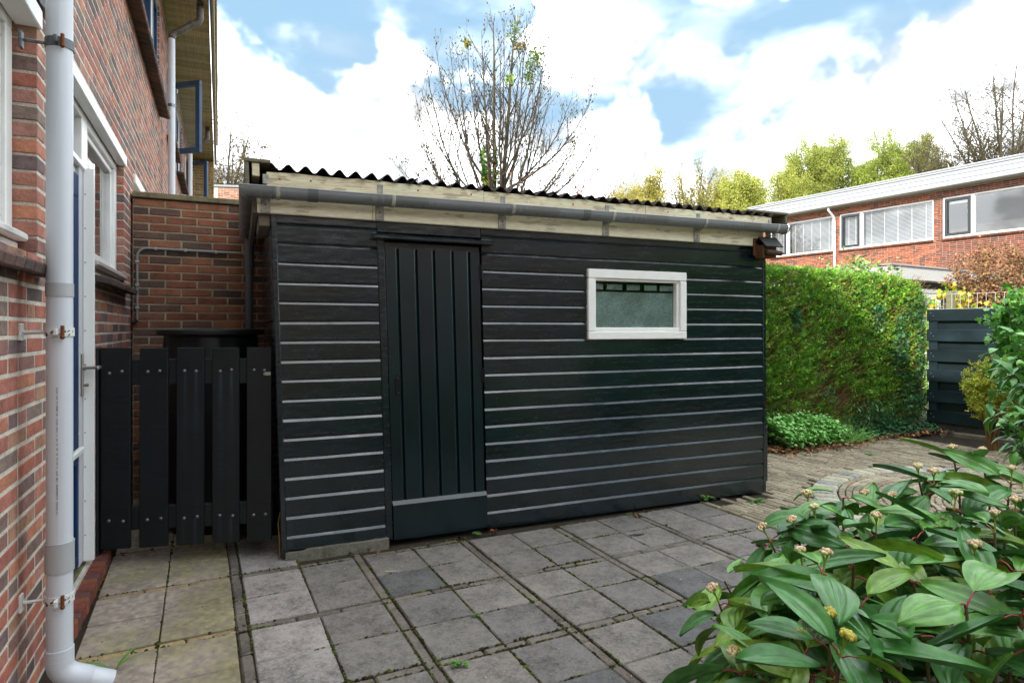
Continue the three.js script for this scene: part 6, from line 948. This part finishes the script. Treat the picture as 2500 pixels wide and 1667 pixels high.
  leaves.sort((a, b) => b.v - a.v).forEach((k, i) => {
    const z = V().crossVectors(k.d, k.up).normalize(), y = V().crossVectors(z, k.d); o.matrix.makeBasis(k.d, y, z); o.quaternion.setFromRotationMatrix(o.matrix); o.position.copy(k.e); o.scale.setScalar(k.s);
    if (i < 296 && k.v > 0) { const m = part('leaf', geos[k.g], k.y ? yel : mats[k.m], vib); m.position.copy(o.position); m.quaternion.copy(o.quaternion); m.scale.copy(o.scale); const q = part('petiole', petG, petM, m); q.scale.set(k.pl / 0.03 / k.s, 1, 1); }
    else { o.updateMatrix(); rest.push(paint(geos[k.g].clone().applyMatrix4(o.matrix), mats[k.m].color)); }
  });
  if (rest.length) part('inner_leaves', join(rest), phys({ vertexColors: true, map: veinTex, roughness: 0.4, side: THREE.DoubleSide }), vib, 'stuff');
  // flat clusters of buds on forked stalks
  const bud = new THREE.SphereGeometry(0.0042, 8, 6); bud.scale(1, 1.25, 1);
  heads.forEach(([h, d, kind], hi) => {
    const q = new THREE.Quaternion().setFromUnitVectors(V(0, 1, 0), d), list = [], st = [], n = kind === 3 ? 20 : 15, R = 0.012 + r() * 0.006;
    for (let k = 0; k < n; k++) { const a = k * 2.399, f = Math.sqrt((k + 0.5) / n) * R, p = V(Math.cos(a) * f, 0.024 + 0.006 * (1 - (f / R) ** 2) + (r() - 0.5) * 0.003, Math.sin(a) * f).applyQuaternion(q).add(h), g = bud.clone(); g.scale(0.8 + r() * 0.4, 0.8 + r() * 0.5, 0.8 + r() * 0.4); g.translate(p.x, p.y, p.z); const c = kind === 3 ? jit(['#b5ab3c', '#a8a238', '#c2b04c'][k % 3], r, 0.12) : kind === 2 ? jit(['#e6d6ac', '#dcc79a', '#cfc684'][k % 3], r, 0.12) : jit(['#d9b898', '#e2cba8', '#d2c68c', '#c49a7c'][k % 4], r, 0.15); list.push(paint(g, c)); if (k % 3 === 0) st.push(p); }
    const sw = new Wood(); st.forEach((p) => sw.run([h.clone(), h.clone().lerp(p, 0.5).add(d.clone().multiplyScalar(0.003)), p], [0.0016, 0.0013, 0.0011], 5));
    const m = part('bud_cluster', join(list), std({ vertexColors: true, roughness: 0.6 }), vib); part('bud_stalks', sw.geo(), std({ color: col('#8fa03a'), roughness: 0.6 }), m);
  });
}
// taller shrub at the right edge: dark leaves, pinkish bud heads
{
  const t = thing('laurel_shrub', 'tall dark-leaved evergreen shrub with pinkish bud heads at the right edge', 'shrub', [2.83, 0, -3.1]), r = rng(131), W0 = new Wood(), lg = [0, 1, 2, 3].map((k) => blade(0.085, 0.019, { seg: 5, droop: [0.3, 0.6, 0.15, 0.8][k], fold: 0.25 })), cols = ['#68a846', '#589640', '#508a42', '#7cba46', '#90c656', '#609c4a'], mats = cols.map((h) => phys({ color: col(h), roughness: 0.38, side: THREE.DoubleSide, transmission: 0.15, thickness: 0 })), tips = [];
  for (let k = 0; k < 44; k++) { const a = r() * 6.28, e = V(Math.cos(a) * (0.15 + r() * 0.36) + 0.1, 0.8 + r() * 0.45, Math.sin(a) * (0.1 + r() * 0.3)), s = V((r() - 0.5) * 0.15 + 0.25, 0, (r() - 0.5) * 0.15), d = e.clone().sub(s), len = d.length(); d.normalize(); grow(W0, s, d, len, 0.011, 0, { seg: [0.2, 0.1], bend: [0.08, 0.15], up: [0.02, 0.04], levels: 1, kids: [17], from: [0.2], angle: [42], ratio: [0.28] }, r, tips); }
  part('branches', W0.geo(), std({ color: col('#54452f'), roughness: 0.9 }), t); t.updateWorldMatrix(true, false);
  const list = []; tips.forEach(([p, d]) => { if (r() < 0.1) return; for (let k = 0; k < 3; k++) list.push({ p, d: turned(d, (40 + r() * 40) * D2R, r), g: Math.floor(r() * 4), m: Math.floor(r() * 6), s: 0.7 + r() * 0.5 }); });
  const o = new THREE.Object3D(), rest = []; list.forEach((k) => { k.v = seen(t, k.p.x, k.p.y, k.p.z); }); list.sort((a, b) => b.v - a.v).forEach((k, i) => { const z = V().crossVectors(k.d, V((r() - 0.5) * 0.6, 1, (r() - 0.5) * 0.6)).normalize(), y = V().crossVectors(z, k.d); o.matrix.makeBasis(k.d, y, z); o.quaternion.setFromRotationMatrix(o.matrix); o.position.copy(k.p); o.scale.setScalar(k.s); if (i < 296 && k.v > 0) { const m = part('leaf', lg[k.g], mats[k.m], t); m.position.copy(o.position); m.quaternion.copy(o.quaternion); m.scale.copy(o.scale); } else { o.updateMatrix(); rest.push(paint(lg[k.g].clone().applyMatrix4(o.matrix), mats[k.m].color)); } });
  if (rest.length) part('inner_leaves', join(rest), phys({ vertexColors: true, roughness: 0.4, side: THREE.DoubleSide }), t, 'stuff');
  const bud = new THREE.SphereGeometry(0.0045, 6, 5); for (let k = 0; k < 22; k++) { const c = tips[Math.floor(r() * tips.length)][0], g = []; for (let i = 0; i < 22; i++) { const a = i * 2.4, f = Math.sqrt(i / 22) * 0.03, b = bud.clone(); b.translate(c.x + Math.cos(a) * f, c.y + 0.03 + (r() - 0.5) * 0.006, c.z + Math.sin(a) * f); g.push(paint(b, jit(['#a0524a', '#b57068', '#d9c0b8', '#7a3f36'][i % 4], r, 0.15))); } part('bud_head', join(g), std({ vertexColors: true, roughness: 0.7 }), t); }
}
// small-leaved shrubs round the fence
function bush(name, label, x, y, D, R, sq, n, g, cols, sd, o = {}) {
  const p = pxw(x, y, D), t = thing(name, label, 'shrub', [p.x, 0, p.z]), r = rng(sd), W0 = new Wood(), tips = [];
  for (let k = 0; k < 14; k++) { const a = r() * 6.28, e = V(Math.cos(a) * R * 0.7, p.y + (r() - 0.4) * R * sq, Math.sin(a) * R * 0.7), s = V((r() - 0.5) * 0.1, 0, (r() - 0.5) * 0.1), d = e.clone().sub(s), len = d.length(); d.normalize(); grow(W0, s, d, len, o.stem ?? 0.01, 0, { seg: [0.25, 0.1, 0.08], bend: [0.08, 0.22, 0.25], up: [0.01, 0.02, 0.02], levels: 2, kids: o.kids ?? [10, 5], from: [0.45, 0.2], angle: [45, 45], ratio: [0.26, 0.45] }, r, tips); }
  part('branches', W0.geo(), std({ color: col(o.wood ?? '#5a4a34'), roughness: 0.95 }), t);
  swarm('foliage', g, o.mat ?? leafMat(), n, () => { const q = tips[Math.floor(r() * tips.length)], c = V(r() - 0.5, r() - 0.5, r() - 0.5).multiplyScalar(o.puff ?? 0.1); return { p: q[0].clone().add(c).toArray(), d: V(r() - 0.5, r() - 0.3, r() - 0.3), s: 0.6 + r() * 0.8, roll: r() * 6, c: jit(cols[Math.floor(r() * cols.length)], r, 0.2) }; }, t);
  return t;
}
bush('golden_shrub', 'golden-yellow small-leaved shrub in front of the black fence', 2425, 920, 6.9, 0.24, 1.6, 3200, sprig(4, 0.04, 0.024, 0.008, 3), ['#c9cc4a', '#b5bf3c', '#d9d868', '#a3b234'], 211, { wood: '#7a5a34', puff: 0.08 });
bush('ivy_bush', 'glossy ivy bush climbing over the right end of the black fence', 2520, 800, 6.2, 0.3, 1.5, 4200, lobed(0.04), ['#5a9a34', '#4a8a30', '#6faa48', '#3a7428'], 212, { mat: glossLeaf({ roughness: 0.4 }), puff: 0.25 });
bush('beech_shrub', 'round shrub of dry brown beech leaves behind the black fence', 2452, 700, 9.6, 0.75, 0.9, 22000, blade(0.038, 0.013, { seg: 2, droop: 0.5 }), ['#8f6440', '#7d5838', '#a57c54', '#6a4c34', '#ab8862'], 213, { wood: '#8d8268', stem: 0.02, kids: [18, 8], puff: 0.16, mat: std({ color: 0xffffff, roughness: 0.85, side: THREE.DoubleSide }) });
bush('yellow_maple_shrub', 'small bright shrub with yellow and green lobed leaves above the black fence', 2325, 735, 9.0, 0.2, 1.2, 420, lobed(0.05), ['#9ab82e', '#c9c02a', '#7fa52e', '#d9b820'], 214, { puff: 0.16 });
bush('ivy_bush', 'pale green ivy mass in front of the grey flat roof, behind the hedge', 2095, 672, 9.6, 0.42, 0.35, 2400, lobed(0.036), ['#7a9a48', '#8aa858', '#5f8438', '#a5b872'], 215, { puff: 0.2, mat: glossLeaf() });
bush('moss_undergrowth', 'bright yellow-green undergrowth beneath the foreground shrub', 2330, 1590, 1.95, 0.35, 0.2, 900, lobed(0.018), ['#8aa528', '#a5b030', '#6f9028', '#5f8a2a'], 216, { puff: 0.3, stem: 0.003, kids: [5, 3] });
// ---------- small things on the ground ----------
const onGround = (x, y) => [(x - 1250) * 1.345 / (y - 800), 2063 / (y - 800)];
function weed(label, x, y, kind, size, sd) {
  const [X, D] = onGround(x, y), t = thing(kind === 'grass' ? 'grass_tuft' : 'weed', label, kind === 'grass' ? 'grass' : 'weed', [X, 0.001, -D]), r = rng(sd);
  const lm = [col('#5f8f34'), col('#6fa03e'), col('#4d7d2c')].map((c) => leafMat({ color: c, roughness: 0.5 }));
  if (kind === 'grass') { for (let k = 0; k < 4; k++) { const g = blade(size * (0.7 + r() * 0.6), size * 0.05, { seg: 6, droop: 0.5 + r() * 0.5, fold: 0.3 }), m = part('blade', g, lm[k % 3], t); m.rotation.set(0, r() * 6.3, 0.9 + r() * 0.4, 'YXZ'); } return; }
  const n = kind === 'rosette' ? 15 : 26;
  for (let k = 0; k < n; k++) {
    const g = kind === 'rosette' ? (() => { const q = blade(size, size * 0.16, { seg: 9, droop: 0.5, fold: 0.2 }), p = q.attributes.position; for (let i = 0; i < p.count; i++) if (i % 3 !== 1 && Math.floor(i / 3) % 2) p.setZ(i, p.getZ(i) * 0.35); q.computeVertexNormals(); return q; })() : blade(size * 0.45, size * 0.16, { seg: 3, droop: 0.3, fold: 0.2 });
    const m = part('leaf', g, lm[Math.floor(r() * 3)], t), a = r() * 6.3; m.scale.setScalar(0.6 + r() * 0.6);
    if (kind === 'rosette') m.rotation.set(0, a, 0.15 + r() * 0.6, 'YXZ'); else { const q = Math.sqrt(r()) * size * 0.6; m.position.set(Math.cos(a) * q, size * (0.15 + r() * 0.5) * (1 - q / size), Math.sin(a) * q); m.rotation.set((r() - 0.5), a, r() * 0.6, 'YXZ'); }
  }
  if (kind !== 'rosette') part('stems', join(Array.from({ length: 8 }, () => tube([[0, 0, 0], [(r() - 0.5) * size * 0.5, size * 0.25, (r() - 0.5) * size * 0.5], [(r() - 0.5) * size, size * 0.5, (r() - 0.5) * size]], 0.0012, 4))), lm[2], t);
}
weed('round-leaved weed growing at the shed foot near its right end', 1720, 1224, 'clump', 0.1, 1);
weed('jagged dandelion rosette on the path by the right corner of the shed', 1842, 1226, 'rosette', 0.1, 2);
weed('small round clover clump in a joint at the bottom of the patio', 1121, 1628, 'clump', 0.045, 3);
weed('grass tuft sprouting at the mouth of the thick downpipe', 276, 1648, 'grass', 0.13, 4);
weed('tiny sprout at the right foot of the shed door', 1163, 1306, 'clump', 0.04, 5);
weed('thin seedling by the shed wall below the window', 1538, 1258, 'clump', 0.035, 6);
weed('bright tuft in the tile joint in the middle of the patio', 1163, 1506, 'clump', 0.03, 7);
weed('pale green tuft on the clinker path inside the ring of setts', 2125, 1195, 'rosette', 0.09, 8);
weed('single green tuft on the clinker path in front of the hedge', 2125, 1110, 'rosette', 0.07, 9);
function deadLeaf(label, x, y, L, hex, turn, sd) {
  const [X, D] = onGround(x, y), g = blade(L, L * 0.3, { seg: 6, droop: 0.8, fold: 0.6 }), p = g.attributes.position, r = rng(sd); for (let i = 0; i < p.count; i++) p.setY(i, p.getY(i) + (r() - 0.5) * L * 0.08 + L * 0.25); g.computeVertexNormals();
  solo('fallen_leaf', g, std({ color: col(hex), roughness: 0.85, side: THREE.DoubleSide, map: rep(T.patch, 1) }), label, 'leaf', [X, 0.004, -D], turn);
}
deadLeaf('long orange fallen leaf under the right corner of the shed door', 1195, 1305, 0.075, '#a85a24', 10, 1);
deadLeaf('second orange fallen leaf beside the long one at the door corner', 1215, 1302, 0.06, '#8a4a24', 160, 2);
deadLeaf('dark curled fallen leaf under the middle of the shed door', 1115, 1318, 0.05, '#6a3a22', 60, 3);
deadLeaf('rust-brown fallen leaf tucked under the left post of the shed door', 936, 1334, 0.07, '#9a5c30', 30, 4);
deadLeaf('tan fallen leaf lying in front of the left door post', 930, 1354, 0.05, '#b88a5c', 200, 5);
deadLeaf('small pale fallen leaf left of the shed door on the concrete', 900, 1346, 0.038, '#c2a27c', 100, 6);
deadLeaf('orange-brown fallen leaf against the shed wall below the window', 1545, 1262, 0.06, '#b0682e', 340, 7);
deadLeaf('small brown fallen leaf right of the orange one below the window', 1572, 1252, 0.04, '#8a5a34', 20, 8);
{
  const [X, D] = onGround(1859, 1333), g = new THREE.IcosahedronGeometry(0.024, 3), p = g.attributes.position; for (let i = 0; i < p.count; i++) { const k = 1 + (fbm(p.getX(i) * 90 + 9, p.getY(i) * 90 + p.getZ(i) * 60 + 9, 3, 0, 0, 3) - 0.5) * 0.9; p.setXYZ(i, p.getX(i) * k * 1.25, p.getY(i) * k * 0.6, p.getZ(i) * k); } g.computeVertexNormals();
  solo('soil_clod', g, std({ color: col('#33271f'), roughness: 1 }), 'small dark clod of soil on the tiles left of the shrub', 'soil', [X, 0.009, -D]);
  const [X2, D2] = onGround(1553, 1307); solo('bark_chip', tube([[-0.05, 0.006, 0], [0, 0.008, 0.006], [0.03, 0.006, 0.002], [0.06, 0.007, -0.004]], [0.002, 0.006, 0.006, 0.002], 6), std({ color: col('#4f463c'), roughness: 1 }), 'grey chip of bark lying on the tiles below the window', 'bark', [X2, 0, -D2], 10);
  const [X3, D3] = onGround(953, 1396); solo('wood_splinter', tube([[-0.03, 0.004, 0], [0.03, 0.005, 0.003]], [0.003, 0.0025], 5), std({ color: col('#c2b59c'), roughness: 0.9 }), 'pale wood splinter on the tiles in front of the door', 'splinter', [X3, 0, -D3], 5);
  const [X4, D4] = onGround(682, 1360); solo('dry_stalk', tube([[0, 0.0, 0.0], [0.004, 0.1, 0.012], [-0.006, 0.2, 0.008], [0.004, 0.27, 0.004]], [0.003, 0.0035, 0.003, 0.0015], 6), std({ color: col('#a8843c'), roughness: 0.9 }), 'yellow dry stalk standing at the left corner of the shed', 'stalk', [X4 + 0.0, 0, -D4]);
}
renderer.render(scene, camera);
